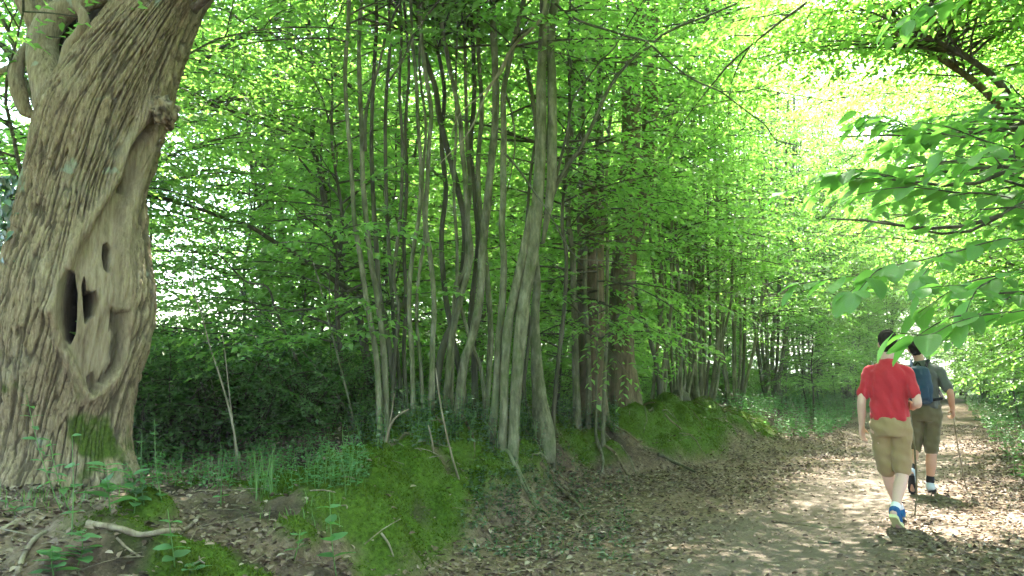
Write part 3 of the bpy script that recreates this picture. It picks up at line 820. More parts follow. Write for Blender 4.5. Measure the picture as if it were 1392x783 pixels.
# twin-stemmed tree on the edge of the bank
T = coppice(690, 8.35, 'tall pale twin-stemmed tree rooted on the edge of the bank', [
    ([(691, 655), (697, 615), (699, 570), (703, 510), (708, 450), (713, 400), (724, 340), (731, 270), (734, 220), (736, 160), (736, 100), (738, 50), (741, 0), (746, -60)], 30, 17, 0.0,
     dict(widths=[25, 16, 15, 16, 17, 18, 17, 16, 16, 15, 14, 14, 15, 14], sides=16)),
    ([(684, 655), (681, 615), (685, 570), (686, 510), (690, 450), (699, 400), (712, 340), (722, 280)], 16, 8, -0.02, dict(widths=[18, 14, 12, 11, 12, 13, 11, 6], up=0, sides=14)),
    ([(738, 330), (746, 280), (750, 240), (750, 190), (751, 150), (750, 100), (748, 60), (752, 20), (760, -30)], 8, 11, 0.03, dict(widths=[5, 11, 14, 14, 13, 12, 12, 12, 11], sides=14, root=False)),
    ([(742, 290), (750, 268), (760, 245), (775, 220), (790, 200), (805, 170), (818, 140), (828, 120), (840, 102), (855, 85), (870, 72), (885, 62), (900, 48), (930, 33), (960, 22), (1005, 3), (1050, -20)], 10, 4, 0.0, dict(mat='bark_dark', nm='branch', up=0, dY=0.8)),
    ([(755, 245), (765, 205), (773, 170), (777, 140), (785, 125), (800, 105), (815, 85), (835, 65), (850, 40)], 6, 4, 0.1, dict(mat='bark_dark', nm='branch', up=0.6)),
    ([(742, 0), (735, 25), (722, 40), (705, 55), (693, 70), (680, 95), (665, 120), (655, 140), (645, 165), (630, 190), (615, 205), (598, 222)], 8, 2, -0.15, dict(mat='bark_pale', nm='branch', up=0, flare=0)),
    ([(690, 72), (684, 95), (672, 108), (655, 128), (638, 142), (622, 160), (612, 190)], 5, 1.5, -0.15, dict(mat='bark_pale', nm='branch', up=0, flare=0)),
    ([(686, 208), (705, 230), (722, 255), (740, 280), (755, 305), (768, 330), (782, 348), (795, 353), (830, 355), (862, 362)], 5, 1.5, -0.25, dict(mat='bark_dark', nm='branch', up=0, flare=0)),
    ([(755, 5), (775, 22), (800, 33), (830, 42), (855, 50), (875, 55), (887, 63), (905, 80), (930, 100), (950, 112), (980, 125), (1000, 140), (1020, 155), (1040, 170), (1055, 190), (1080, 197)], 6, 2, -0.2, dict(mat='bark_dark', nm='branch', up=0, flare=0, dY=-0.5)),
    ([(978, 124), (1000, 125), (1030, 120), (1050, 112)], 3, 1.5, -0.6, dict(mat='bark_dark', nm='branch', up=0, flare=0)),
    ([(1030, 120), (1060, 126), (1100, 132), (1140, 140)], 2.5, 1.2, -0.6, dict(mat='bark_dark', nm='branch', up=0, flare=0)),
], 150, 3, low=5.0)
coppice(735, 9.4, 'stout short grey trunk close behind the twin-stemmed tree', [
    ([(738, 578), (734, 545), (729, 480), (727, 430), (730, 380), (727, 320), (733, 250), (728, 160)], 30, 8, 0.0, dict(widths=[30, 21, 15, 12, 10, 8, 7, 6])),
    ([(752, 575), (758, 500), (766, 430), (770, 350), (764, 300), (770, 220)], 10, 6, 0.2, D_),
    ([(716, 575), (712, 520), (720, 450), (712, 380), (716, 300)], 9, 5, 0.3, D_),
], 80, 4, low=3.2)
coppice(803, 11.2, 'broad old pollard with a swollen dark head and thin shoots before it', [
    ([(803, 580), (803, 540), (804, 480), (803, 400), (804, 330), (803, 295), (802, 265), (803, 240)], 50, 50, 0.4, dict(mat='bark_brown', widths=[54, 42, 38, 36, 38, 46, 34, 12], sides=18, up=0, nm='stem', lump=0.35)),
    ([(785, 580), (783, 520), (782, 460), (780, 400), (778, 340), (772, 290), (776, 200)], 16, 8, 0.0),
    ([(800, 575), (800, 500), (797, 440), (795, 380), (798, 300), (793, 220)], 12, 6, 0.05),
    ([(820, 585), (822, 520), (825, 450), (825, 400), (826, 340), (824, 280), (825, 230), (828, 180), (835, 120), (838, 70), (840, 0)], 8, 6, -0.1),
    ([(810, 575), (811, 500), (813, 420), (812, 360), (810, 300), (818, 220), (820, 150)], 5, 4, -0.05),
    ([(793, 290), (792, 230), (790, 160), (793, 110), (788, 40)], 18, 10, 0.4, dict(mat='bark_dark', root=False)),
    ([(815, 285), (816, 230), (813, 170), (815, 110), (820, 30)], 17, 9, 0.4, dict(mat='bark_dark', root=False)),
], 210, 5, low=1.4)
# big forked tree
T = coppice(853, 13.0, 'tall brown forked tree with a mossy flared foot on the ridge', [
    ([(851, 585), (848, 560), (847, 530), (844, 480), (845, 400), (850, 340), (855, 300), (856, 250), (857, 200), (858, 150), (856, 100), (862, 40), (866, 0), (870, -60)], 62, 26, 0.0,
     dict(widths=[66, 54, 46, 38, 35, 36, 34, 28, 26, 27, 26, 27, 28, 26], mat='bark_brown', sides=20, lump=0.3)),
    ([(862, 330), (873, 290), (880, 250), (882, 200), (884, 150), (884, 100), (887, 40), (888, 0), (892, -60)], 20, 18, 0.15, dict(root=False, widths=[16, 22, 24, 22, 22, 19, 18, 17, 16], mat='bark_brown', sides=14, lump=0.3)),
    ([(868, 330), (878, 295), (890, 250), (900, 210), (910, 170), (922, 135), (935, 108), (950, 60)], 7, 4, -0.3, dict(nm='branch', up=1.0)),
    ([(880, 165), (900, 150), (920, 135), (935, 118)], 4, 3, -0.2, dict(nm='branch', up=0)),
], 180, 6, low=3.6, name='forked_tree')
coppice(900, 14.3, 'leaning dark stems with curved feet beside the forked tree', [
    ([(900, 575), (893, 500), (880, 450), (870, 420), (862, 380), (866, 320)], 11, 6, 0.0, D_),
    ([(885, 560), (891, 500), (897, 440), (901, 400), (897, 330), (893, 280), (898, 200)], 8, 5, 0.1),
    ([(897, 565), (905, 510), (902, 450), (893, 400), (886, 350), (884, 300), (890, 220)], 9, 5, 0.2),
    ([(905, 570), (899, 520), (908, 460), (913, 400), (912, 330), (915, 260), (910, 180)], 8, 5, 0.0),
], 130, 7, low=3)
def fan(base_px, by, Y, label, seed, n, spread, lean, crown_nb, w=(6, 11), top=(60, 230), stool=(0.28, 0.35)):
    crown_nb *= 2
    r = np.random.RandomState(seed); stems = []
    for k in range(n):
        e = (k + 0.5) / n * 2 - 1 + r.normal(0, 0.08)
        bx = base_px + e * spread * 0.28
        tx = base_px + e * spread * r.uniform(0.8, 1.2) + lean
        mx = base_px + e * spread * r.uniform(0.6, 0.95)
        ty = r.uniform(*top)
        pts = [(bx, by), (bx + e * spread * 0.22, by - 35), (mx, by - 90), (mx * 0.7 + tx * 0.3 + r.normal(0, 5), by - 170 + r.normal(0, 12)), (mx * 0.4 + tx * 0.6 + r.normal(0, 7), by - 280), (tx, ty + 80), (tx + r.normal(0, 8), ty)]
        w0 = r.uniform(*w)
        stems.append((pts, w0, w0 * 0.6, r.uniform(-0.3, 0.5), dict(mat='bark_grey' if r.rand() < 0.75 else 'bark_dark', up=2.2)))
    return coppice(base_px, Y, label, stems, crown_nb, seed, stool=stool)
fan(955, 556, 16.3, 'coppiced clump with a black hollow stool where the moss ends', 51, 9, 42, -8, 80, (6, 11))
fan(925, 562, 15.3, 'coppiced clump of close curved stems between forked tree and black stool', 52, 7, 30, -10, 70, (5, 9))
fan(1000, 550, 19.5, 'straight stems of a clump on the bank past the black stool', 53, 7, 34, 0, 70, (5, 9))
last = fan(1048, 546, 23.0, 'thick straight stems ending the row where the path turns pale', 54, 6, 26, 6, 80, (7, 13), (0, 150))
_lo = np.array(last.location)
me, _c = stem_mesh([(1052, 420), (1064, 400), (1076, 378), (1084, 354)], 22.6, 9, 13, mat='deadwood', seed=8, off=_lo, name='broken_limb', flare=0, lump=0.5)
obj('broken_limb', me, last)['label'] = 'pale snapped limb end'
fan(1100, 540, 29.0, 'small fan of slanting stems among ferny plants by the path', 55, 7, 34, 0, 70, (4, 7), (150, 250), (0.3, 0.3))
fan(1150, 535, 35.0, 'far slanting coppice stems above the sunny verge', 56, 6, 30, 0, 70, (4, 6), (200, 280), (0.3, 0.3))

# dark leaning tree behind the clump, its limbs reaching to the old tree
coppice(505, 10.2, 'dark crooked tree with long low limbs reaching towards the old hollow tree', [
    ([(510, 580), (503, 520), (497, 480), (487, 430), (471, 405), (463, 370), (456, 330), (448, 300), (440, 270), (435, 235), (425, 190), (428, 130), (420, 50)], 18, 9, 0.0, D_),
    ([(515, 415), (489, 400), (460, 385), (418, 355), (375, 330), (340, 308), (308, 298), (280, 287), (240, 275), (195, 266), (150, 262)], 12, 5, -0.2, dict(mat='bark_dark', nm='branch', up=0, dY=-0.6)),
    ([(510, 135), (481, 120), (443, 93), (400, 65), (363, 43), (333, 32), (310, 15), (283, 8), (250, -5)], 9, 4, -0.1, dict(mat='bark_dark', nm='branch', up=0, dY=-0.6)),
    ([(445, 290), (437, 230), (415, 190), (385, 178), (340, 165), (300, 152), (255, 148), (215, 150)], 7, 2.5, 0.1, dict(mat='bark_dark', nm='branch', up=0, dY=-0.4)),
    ([(448, 300), (430, 215), (395, 175), (355, 160), (310, 150), (270, 135)], 6, 2.5, -0.15, dict(mat='bark_dark', nm='branch', up=0, dY=-0.4)),
    ([(440, 280), (420, 262), (390, 255), (350, 250), (300, 252), (260, 262), (225, 268)], 5, 2, 0.15, dict(mat='bark_dark', nm='branch', up=0)),
    ([(440, 260), (400, 210), (350, 195), (300, 195), (250, 203), (215, 210)], 5, 2, 0.3, dict(mat='bark_dark', nm='branch', up=0)),
    ([(500, 178), (460, 172), (420, 150), (390, 142), (380, 141)], 5, 3, 0.1, dict(mat='bark_dark', nm='branch', up=0)),
    ([(480, 205), (450, 200), (425, 198), (380, 210)], 5, 2, 0.2, dict(mat='bark_dark', nm='branch', up=0)),
], 300, 8, low=1.3, name='crooked_tree', L=(0.8, 1.9))
# thin leaning whips in the hollow
for k, (lab, pts, w0, w1, Y, mt) in enumerate([
    ('thin dark whip arching up and over towards the hollow trunk', [(445, 610), (438, 595), (426, 542), (400, 481), (375, 422), (363, 390), (333, 382), (304, 352), (291, 346), (240, 342), (203, 340)], 7, 2.5, 9.0, 'bark_dark'),
    ('low dark whip bowed over the bushes in the hollow', [(460, 640), (440, 600), (410, 555), (385, 515), (355, 495), (340, 490), (305, 467), (270, 450), (210, 443)], 8, 3, 8.7, 'bark_dark'),
    ('straight thin whip slanting up from the crooked tree foot', [(490, 590), (460, 540), (430, 500), (400, 465), (370, 440), (345, 415), (325, 390)], 6, 2, 8.9, 'bark_dark'),
    ('long bare whip crossing the gap beside the grey clump', [(490, 620), (478, 560), (458, 480), (445, 430), (430, 370), (418, 340), (410, 310), (400, 285)], 5, 2, 8.4, 'bark_grey'),
    ('pale bare whip standing alone in the hollow', [(326, 660), (320, 600), (310, 550), (295, 500), (285, 470), (275, 430), (265, 400), (262, 350)], 5, 2, 7.6, 'bark_pale'),
    ('short pale whip beside the lone bare one', [(324, 655), (318, 590), (311, 530), (306, 480), (302, 455)], 4, 1.6, 7.65, 'bark_pale'),
    ('thin upright whip between the bowed ones', [(455, 570), (450, 480), (448, 400), (450, 300), (446, 220)], 3, 1.5, 9.3, 'bark_dark')]):
    b = at_y(pts[0][0], pts[0][1], Y); gz = float(ground_h(b[0], b[1]))
    if b[2] > gz:
        d = np.array([b[0], b[1], gz - 0.05]) - CAM; v = d / d[1]
        pts = [(CX + F_PX * v[0] / (v @ _FW), CY - F_PX * (v @ _UP) / (v @ _FW))] + pts
    o = thing('bare_whip', (b[0], b[1], gz), lab, 'sapling', 'bare whips in the hollow')
    me, C = stem_mesh(pts, Y, w0, w1, mat=mt, sides=7, lump=0.15, seed=70 + k, off=(b[0], b[1], gz), flare=0.2)
    obj('stem', me, o)
    f = Foliage(700 + k)
    for q in range(4 if mt != 'bark_pale' else 1):
        p = C[int(len(C) * f.r.uniform(0.55, 0.97))] - np.array([b[0], b[1], gz])
        f.bough(p, f.r.uniform(0, 6.28), f.r.uniform(0.4, 0.8), 0.1, 0.4, leaf=0.07)
    obj('leaves', f.mesh('leaves', [M['leaf'], M['bark_dark']]), o)
# ------------------------------------------------------------------ the old hollow tree
def poly_sd(px, py, poly):
    """signed distance in photo pixels, positive inside"""
    P = np.asarray(poly, float); n = len(P)
    d = np.full(px.shape, 1e9); ins = np.zeros(px.shape, bool)
    for k in range(n):
        a, b = P[k], P[(k + 1) % n]
        e = b - a; wx, wy = px - a[0], py - a[1]
        t = np.clip((wx * e[0] + wy * e[1]) / (e @ e + 1e-9), 0, 1)
        d = np.minimum(d, np.hypot(wx - t * e[0], wy - t * e[1]))
        c = ((a[1] > py) != (b[1] > py)) & (px < (b[0] - a[0]) * (py - a[1]) / (b[1] - a[1] + 1e-12) + a[0])
        ins ^= c
    return np.where(ins, d, -d)
OY = 6.85
# rows: photo y, left edge, right edge of the trunk
ROWS = [(700, -22, 205), (665, -12, 192), (640, -4, 182), (600, -3, 178), (560, -3, 180), (520, -1, 186), (480, 0, 195), (440, 1, 204), (400, 6, 207), (360, 12, 201), (300, 25, 192),
        (260, 31, 194), (220, 38, 206), (180, 43, 217), (150, 50, 226), (120, 66, 233), (90, 88, 240), (50, 118, 255), (0, 158, 281), (-60, 205, 318), (-140, 262, 366), (-230, 322, 412)]
ry = np.array([r[0] for r in ROWS], float); rl_ = np.array([r[1] for r in ROWS], float); rr_ = np.array([r[2] for r in ROWS], float)
nv = 470
vy = np.linspace(700, -230, nv)
o_ = np.argsort(ry)
cxp = np.interp(vy, ry[o_], ((rl_ + rr_) / 2)[o_]); hw = np.interp(vy, ry[o_], ((rr_ - rl_) / 2)[o_])
ker = np.ones(15) / 15
cxp = np.convolve(np.pad(cxp, 7, 'edge'), ker, 'valid'); hw = np.convolve(np.pad(hw, 7, 'edge'), ker, 'valid')
th = np.concatenate([np.linspace(-math.pi, 0, 330, endpoint=False), np.linspace(0, math.pi, 80, endpoint=False)])
n_th = len(th)
TH_, VY = np.meshgrid(th, vy)
CXP = np.repeat(cxp[:, None], n_th, 1); HW = np.repeat(hw[:, None], n_th, 1)
# position on the front seen square-on, in photo pixels
UX = CXP + HW * np.cos(TH_); front = (np.sin(TH_) < 0.05)
ctr = np.array([at_y(cxp[k], vy[k], OY) for k in range(nv)])
SCL = OY / F_PX * 0.93
rad = HW * SCL
P0x = ctr[:, 0][:, None] + rad * np.cos(TH_); P0y = OY + rad * 0.95 * np.sin(TH_); P0z = np.repeat(ctr[:, 2][:, None], n_th, 1)
# where each point of the trunk shows in the photograph, to lay out the wound
vx_, vy_, vz_ = P0x - CAM[0], P0y - CAM[1], P0z - CAM[2]
dep_ = vy_ * _FW[1] + vz_ * _FW[2]
UX = CX + F_PX * vx_ / dep_; VY = CY - F_PX * (vy_ * _UP[1] + vz_ * _UP[2]) / dep_
# bark furrows follow the twist of the trunk
tw = TH_ + (VY - 640) * 0.0016
arc = tw * 0.6
n_a = vnoise3(arc * 36 + 1.3 * vnoise3(arc * 6, P0z * 2.2, arc * 0 + 2), P0z * 3.0 + 1.2 * vnoise3(arc * 8, P0z * 3, arc * 0 + 9), arc * 0 + 7.7)
n_b = vnoise3(arc * 70 + 1.2 * vnoise3(arc * 11, P0z * 4, arc * 0 + 1), P0z * 8.0, arc * 0 + 3.3)
ridge = sstep(0.0, 0.30, np.abs(2 * n_a - 1)); ridge2 = sstep(0.0, 0.4, np.abs(2 * n_b - 1))
plate = vnoise3(arc * 24, P0z * 9, arc * 0 + 6.1)
cross = sstep(0.0, 0.22, np.abs(2 * vnoise3(arc * 16 + vnoise3(arc * 20, P0z * 20, arc * 0 + 4) * 2, P0z * 17 + arc * 9, arc * 0 + 8.8) - 1))
disp = 0.026 * ridge + 0.008 * ridge2 + 0.012 * plate + 0.009 * cross - 0.036 + 0.05 * fbm3(P0x * 1.8, P0y * 1.8, P0z * 1.2, 3)
disp += 0.035 * np.cos(3 * tw + 1.0) + 0.02 * np.cos(5 * tw + 2)
wob = fbm3(UX * 0.035, VY * 0.02, UX * 0 + 1.2, 3) * 9
# dead wood panel, a spindle between two callus lips
panel = [(214, 150), (188, 195), (165, 248), (132, 300), (108, 340), (92, 378), (84, 420), (88, 462), (104, 496), (124, 534), (134, 528), (150, 488), (162, 440), (166, 390), (163, 335), (168, 285), (184, 232), (206, 180), (222, 160)]
sd = poly_sd(UX + wob * 0.5, VY, panel)
sd = np.where(front, sd, -60)
inp = sstep(-2, 4, sd)
lip = np.exp(-((sd + 8) / 8.0) ** 2) * np.where(front, 1, 0)
grain = 0.010 * (1 - np.abs(2 * vnoise3(UX * 0.22 + VY * 0.05, VY * 0.02, UX * 0 + 5) - 1)) + 0.02 * fbm3(UX * 0.05, VY * 0.02, UX * 0 + 2, 3)
disp = disp * (1 - inp) * (1 - 0.55 * np.clip(lip, 0, 1)) + inp * (grain - 0.085) + 0.05 * lip
# a rounded column of bark down the right of the panel, with a dark crevice
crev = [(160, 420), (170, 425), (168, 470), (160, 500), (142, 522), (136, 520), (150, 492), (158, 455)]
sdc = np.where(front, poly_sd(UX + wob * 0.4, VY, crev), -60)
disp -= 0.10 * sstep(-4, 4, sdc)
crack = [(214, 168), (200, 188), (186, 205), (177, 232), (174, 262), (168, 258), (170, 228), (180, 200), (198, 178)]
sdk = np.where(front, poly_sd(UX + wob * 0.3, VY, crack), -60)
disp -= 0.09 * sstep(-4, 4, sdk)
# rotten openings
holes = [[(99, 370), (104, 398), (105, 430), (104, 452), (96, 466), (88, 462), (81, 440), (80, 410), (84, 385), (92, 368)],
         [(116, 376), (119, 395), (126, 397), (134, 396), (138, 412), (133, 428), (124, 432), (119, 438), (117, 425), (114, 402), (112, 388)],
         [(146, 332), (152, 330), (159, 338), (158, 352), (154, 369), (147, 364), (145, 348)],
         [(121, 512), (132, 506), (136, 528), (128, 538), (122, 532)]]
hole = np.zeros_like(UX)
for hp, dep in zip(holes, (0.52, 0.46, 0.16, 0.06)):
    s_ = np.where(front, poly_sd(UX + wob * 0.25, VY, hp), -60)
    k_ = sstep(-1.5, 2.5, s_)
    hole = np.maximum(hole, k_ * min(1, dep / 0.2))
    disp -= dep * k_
# ragged scar in the bark upper right, knobbly swelling low left
disp += 0.05 * np.exp(-(((UX - 70) / 12) ** 2 + ((VY - 425) / 10) ** 2)) * front
disp += 0.10 * np.exp(-((VY - 660) / 35.0) ** 2) * (0.5 + 0.5 * np.cos(4 * TH_ + 0.6))
nx, ny = np.cos(TH_), np.sin(TH_)
rr3 = np.maximum(rad + disp, 0.05)
VX = ctr[:, 0][:, None] + rr3 * nx; VYY = OY + (rad * 0.95 + disp) * ny; VZ = P0z
ob = at_y(88, 640, OY); og = float(ground_h(ob[0], OY))
OFF = np.array([ob[0], OY, og])
V = np.stack([VX, VYY, VZ], -1).reshape(-1, 3) - OFF
i = np.arange(nv - 1)[:, None] * n_th; j = np.arange(n_th)[None, :]; j2 = (j + 1) % n_th
Q = np.stack([i + j, i + j2, i + n_th + j2, i + n_th + j], -1).reshape(-1, 4)
mossv = sstep(-0.05, 0.25, 1.1 * fbm3(P0x * 5, P0y * 5, P0z * 4, 4) + 0.75 * np.exp(-(((UX - 132) / 44) ** 2 + ((VY - 605) / 48) ** 2)) - 0.4) * (VY > 500)
m, nt = nodemat('bark_furrowed')
tc = N(nt, 'ShaderNodeTexCoord'); v = tc.outputs['Object']
n1 = noise(nt, v, 1.0, 7, 0.7, (46, 46, 8)); n2 = noise(nt, v, 2.0, 5, 0.6); n3 = noise(nt, v, 38.0, 5, 0.7)
col = ramp(nt, n1, [(0.3, (0.072, 0.05, 0.032)), (0.45, (0.20, 0.148, 0.092)), (0.6, (0.30, 0.23, 0.148)), (0.76, (0.44, 0.355, 0.245))])
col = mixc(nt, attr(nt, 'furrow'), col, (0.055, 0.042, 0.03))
col = mixc(nt, mathn(nt, 'MULTIPLY', ramp(nt, n2, [(0.52, (0, 0, 0)), (0.66, (1, 1, 1))]), 0.2), col, (0.30, 0.30, 0.23))
lich = ramp(nt, noise(nt, v, 3.7, 3, 0.5), [(0.66, (0, 0, 0)), (0.71, (1, 1, 1))])
col = mixc(nt, mathn(nt, 'MULTIPLY', lich, 0.6), col, (0.26, 0.33, 0.26))
dead = ramp(nt, noise(nt, v, 1.0, 5, 0.65, (26, 26, 3.0)), [(0.3, (0.13, 0.092, 0.06)), (0.5, (0.25, 0.19, 0.125)), (0.75, (0.35, 0.28, 0.2))])
col = mixc(nt, attr(nt, 'dead'), col, dead)
col = mixc(nt, attr(nt, 'rot_shade'), col, (0.014, 0.010, 0.008))  # near-black: rotten wood, plus painted shade in holes, crack and crevice
col = mixc(nt, attr(nt, 'moss'), col, ramp(nt, n3, [(0.3, (0.03, 0.05, 0.008)), (0.7, (0.085, 0.12, 0.02))]))
finish(nt, col, 0.9, mathn(nt, 'ADD', n1, mathn(nt, 'MULTIPLY', n3, 0.5)), 0.75, 0.02, 0.15)
M['bark_old'] = m
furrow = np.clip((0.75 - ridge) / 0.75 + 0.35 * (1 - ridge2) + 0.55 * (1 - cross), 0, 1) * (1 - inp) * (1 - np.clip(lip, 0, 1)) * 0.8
old = thing('old_hollow_tree', tuple(OFF), 'huge old leaning tree with a rotten hollow and pale bare wood', 'tree')
me = mesh_np('trunk', V, quads=Q, mats=[M['bark_old']], attrs={'dead': np.clip(inp + 0.35 * lip, 0, 1).ravel(), 'rot_shade': np.clip(hole + 0.8 * sstep(-3, 4, sdk) + 0.7 * sstep(-3, 4, sdc), 0, 1).ravel(), 'moss': mossv.ravel(), 'furrow': furrow.ravel()})
obj('trunk', me, old)
def attr_tube(name, pts, widths, Y, dY=0.0, lump=0.45, sides=22, seed=0, dead=0.0, n=None, rot_shade=0.0):
    C = px_path(pts, Y, dY, n or 6 * len(pts))
    R = np.interp(np.linspace(0, len(pts) - 1, len(C)), range(len(pts)), widths) * Y / F_PX * 0.5
    V, Qd, Tr = tube(C - OFF, R, sides, True, lump, seed)
    k = len(V)
    rdg = 1 - np.abs(2 * vnoise3(V[:, 0] * 22, V[:, 1] * 22, V[:, 2] * 5) - 1)
    me = mesh_np(name, V, Tr, Qd, [M['bark_old']], attrs={'dead': np.full(k, dead), 'rot_shade': np.full(k, rot_shade), 'moss': np.zeros(k), 'furrow': np.clip(0.4 - rdg, 0, 1)})
    return obj(name, me, old), C
# knotted limbs at the fork, upper left, with dark masses for the hollow's shade
attr_tube('limb', [(100, 200), (82, 140), (66, 100), (58, 65), (66, 35), (90, 12), (125, -2), (160, -20)], [70, 66, 50, 38, 36, 34, 32, 30], OY - 0.12, 0.1, 0.5, 26, 1)
attr_tube('limb', [(88, 108), (90, 82), (95, 62), (107, 48), (114, 34), (112, 18), (105, 5), (102, -40), (92, -120), (70, -200)], [20, 17, 15, 15, 16, 14, 13, 12, 10, 8], OY - 0.35, 0.0, 0.25, 16, 2, 0.45)
attr_tube('burr', [(52, 160), (36, 150), (29, 128), (23, 104), (27, 82), (38, 62), (46, 40), (40, 12), (28, -10), (10, -60)], [10, 22, 22, 17, 16, 13, 15, 22, 24, 18], OY + 0.02, 0.0, 0.8, 20, 3)
attr_tube('burr', [(48, 60), (45, 80), (42, 100), (47, 125), (52, 150)], [10, 7, 6, 9, 14], OY - 0.1, 0.0, 0.6, 12, 4, 0.1)
attr_tube('limb', [(70, 30), (60, 5), (45, -40), (20, -110), (-30, -190)], [30, 30, 28, 24, 20], OY + 0.3, 0.2, 0.35, 18, 5)
attr_tube('limb', [(30, 85), (0, 98), (-50, 110), (-110, 105)], [9, 10, 9, 6], OY + 0.7, 0.0, 0.2, 10, 6)
attr_tube('limb', [(140, 60), (150, 30), (135, 0), (118, -50), (125, -120), (110, -220)], [70, 60, 46, 34, 26, 18], OY + 0.35, 0.3, 0.35, 20, 9, 0.0, None, 0.6)  # coloured dark to stand for the shade inside the fork
attr_tube('limb', [(110, 150), (112, 90), (108, 50), (118, 0), (130, -60)], [60, 70, 74, 80, 60], OY + 0.32, 0.0, 0.4, 20, 11, 0.0, None, 0.85)  # back wall added behind the fork, the hollow's shade put in its colour
attr_tube('limb', [(262, 12), (275, 3), (290, -12), (315, -45)], [16, 11, 9, 7], OY - 0.05, -0.1, 0.3, 12, 7, rot_shade=0.7)
# ragged broken knob on the right edge
C = at_y(224, 152, OY - 0.12) - OFF
uu, vv = np.meshgrid(np.linspace(0, 2 * math.pi, 36, endpoint=False), np.linspace(0.02, math.pi - 0.02, 22))
dx, dy, dz = np.cos(uu) * np.sin(vv), np.sin(uu) * np.sin(vv), np.cos(vv)
rk = 0.105 * (1 + 0.75 * fbm3(dx * 2.2 + 3, dy * 2.2, dz * 2.2, 4))
KV = np.stack([C[0] + rk * dx * 1.0, C[1] + rk * dy, C[2] + rk * dz * 1.15], -1).reshape(-1, 3)
i = np.arange(21)[:, None] * 36; j = np.arange(36)[None, :]; j2 = (j + 1) % 36
Q = np.stack([i + j, i + 36 + j, i + 36 + j2, i + j2], -1).reshape(-1, 4)
k = len(KV); low = sstep(0.0, 0.12, fbm3(dx * 3, dy * 3, dz * 3, 3)).ravel()
obj('burr', mesh_np('burr', KV, quads=Q, mats=[M['bark_old']], attrs={'dead': 0.3 * (1 - low), 'rot_shade': 0.75 * low, 'moss': np.zeros(k), 'furrow': np.zeros(k)}), old)
# crown of the old tree, mostly above the frame
f = Foliage(555); r = f.r
top = ctr[-1] - OFF
for k in range(150):
    p = top + np.array([r.uniform(-3.2, 1.6), r.uniform(-1.6, 2.2), r.uniform(0.6, 4.2)])
    f.bough(p, r.uniform(0, 6.28), r.uniform(1.0, 2.2), r.uniform(0, 0.5), r.uniform(0.3, 0.8), leaf=0.09, spacing=0.055)
for k in range(9):
    a = k * 0.7; e = top + np.array([2.6 * math.cos(a), 2.0 * math.sin(a), r.uniform(2.0, 4.0)])
    Vt, Qt, Tt = tube(catmull([top + [0, 0, -0.3], top * 0.5 + e * 0.5 + [0, 0, 0.5], e], 12), np.linspace(0.16, 0.02, 12), 8); f.tubes.add(Vt, Tt, Qt)
obj('crown', f.mesh('crown', [M['leaf'], M['bark_dark']]), old)
# ivy hanging on the left flank
iv = Foliage(556); r = iv.r
def surf(pxu, pyv, lift=0.03):
    kk = int(np.clip(np.searchsorted(-vy, -pyv), 0, nv - 1))
    a = -math.acos(np.clip((pxu - cxp[kk]) / hw[kk], -0.999, 0.999)); q = int(np.argmin(np.abs(th - a)))
    nrm = np.array([math.cos(a), math.sin(a), 0.0])
    return np.array([VX[kk, q], VYY[kk, q], VZ[kk, q]]) - OFF + nrm * lift, nrm
Pp, Dd, Nn_, Ll = [], [], [], []
for k in range(420):
    pu, pv = r.normal(8, 16), 238 + 190 * r.rand() ** 1.3
    p = at_y(min(pu, 42 - abs(pv - 300) * 0.12), pv, OY - 0.25 + r.normal(0, 0.12)) - OFF
    Pp.append(p); Dd.append(np.array([r.normal(0, .5), r.normal(0, .3), -0.6])); Nn_.append(np.array([-.2, -.8, .5]) + r.normal(0, 0.4, 3)); Ll.append(r.uniform(0.045, 0.085))
Vt, Tt = leaf_hex(np.array(Pp), np.array(Dd), np.array(Nn_), np.array(Ll), np.array(Ll) * 0.85)
obj('ivy', mesh_np('ivy', Vt, Tt, mats=[M['leaf_ivy']]), old)
# ------------------------------------------------------------------ ground cover
def hit(px, py, lo=1.5, hi=60):
    d = ray(px, py); d = d / d[1]
    ys = np.geomspace(lo, hi, 650)
    P = CAM[None] + d[None] * ys[:, None]
    g = ground_h(P[:, 0], P[:, 1])
    k = int(np.argmax(P[:, 2] < g))
    return np.array([P[k, 0], P[k, 1], g[k]])
rg = np.random.RandomState(99)
def scatter(n, s0, s1, t0, t1, power=1.0):
    u = rg.rand(n) ** power
    s = s0 + (s1 - s0) * u; t = rg.uniform(t0, t1, n)
    x, y = xy(s, t)
    return x, y, s, t
# dead leaves
x, y, s, t = scatter(150000, 1.5, 24, -7.5, 2.6, 1.35)
mo = moss_amount(x, y); ea = earth_amount(x, y)
dens = (1 - 0.9 * mo) * (1 - 0.55 * soil_amount(x, y)) * (1 - 0.86 * ea) * (0.25 + 0.75 * sstep(-0.35, 0.25, fbm2(x * 1.1, y * 1.1, 3)))
k = rg.rand(len(x)) < dens
x, y = x[k], y[k]; n = len(x)
z = ground_h(x, y) + rg.uniform(0.008, 0.03, n)
a = rg.uniform(0, 6.28, n); tl = rg.normal(0, 0.35, (n, 2))
D = np.stack([np.cos(a), np.sin(a), rg.normal(0, 0.25, n)], 1)
Nn = np.stack([tl[:, 0], tl[:, 1], np.ones(n)], 1)
L = rg.uniform(0.02, 0.062, n)
V, T = leaf_hex(np.stack([x, y, z], 1), D, Nn, L, L * rg.uniform(0.5, 0.75, n), fold=0.3, droop=-0.1)
m, nt = nodemat('dead_leaf')
geo = N(nt, 'ShaderNodeNewGeometry')
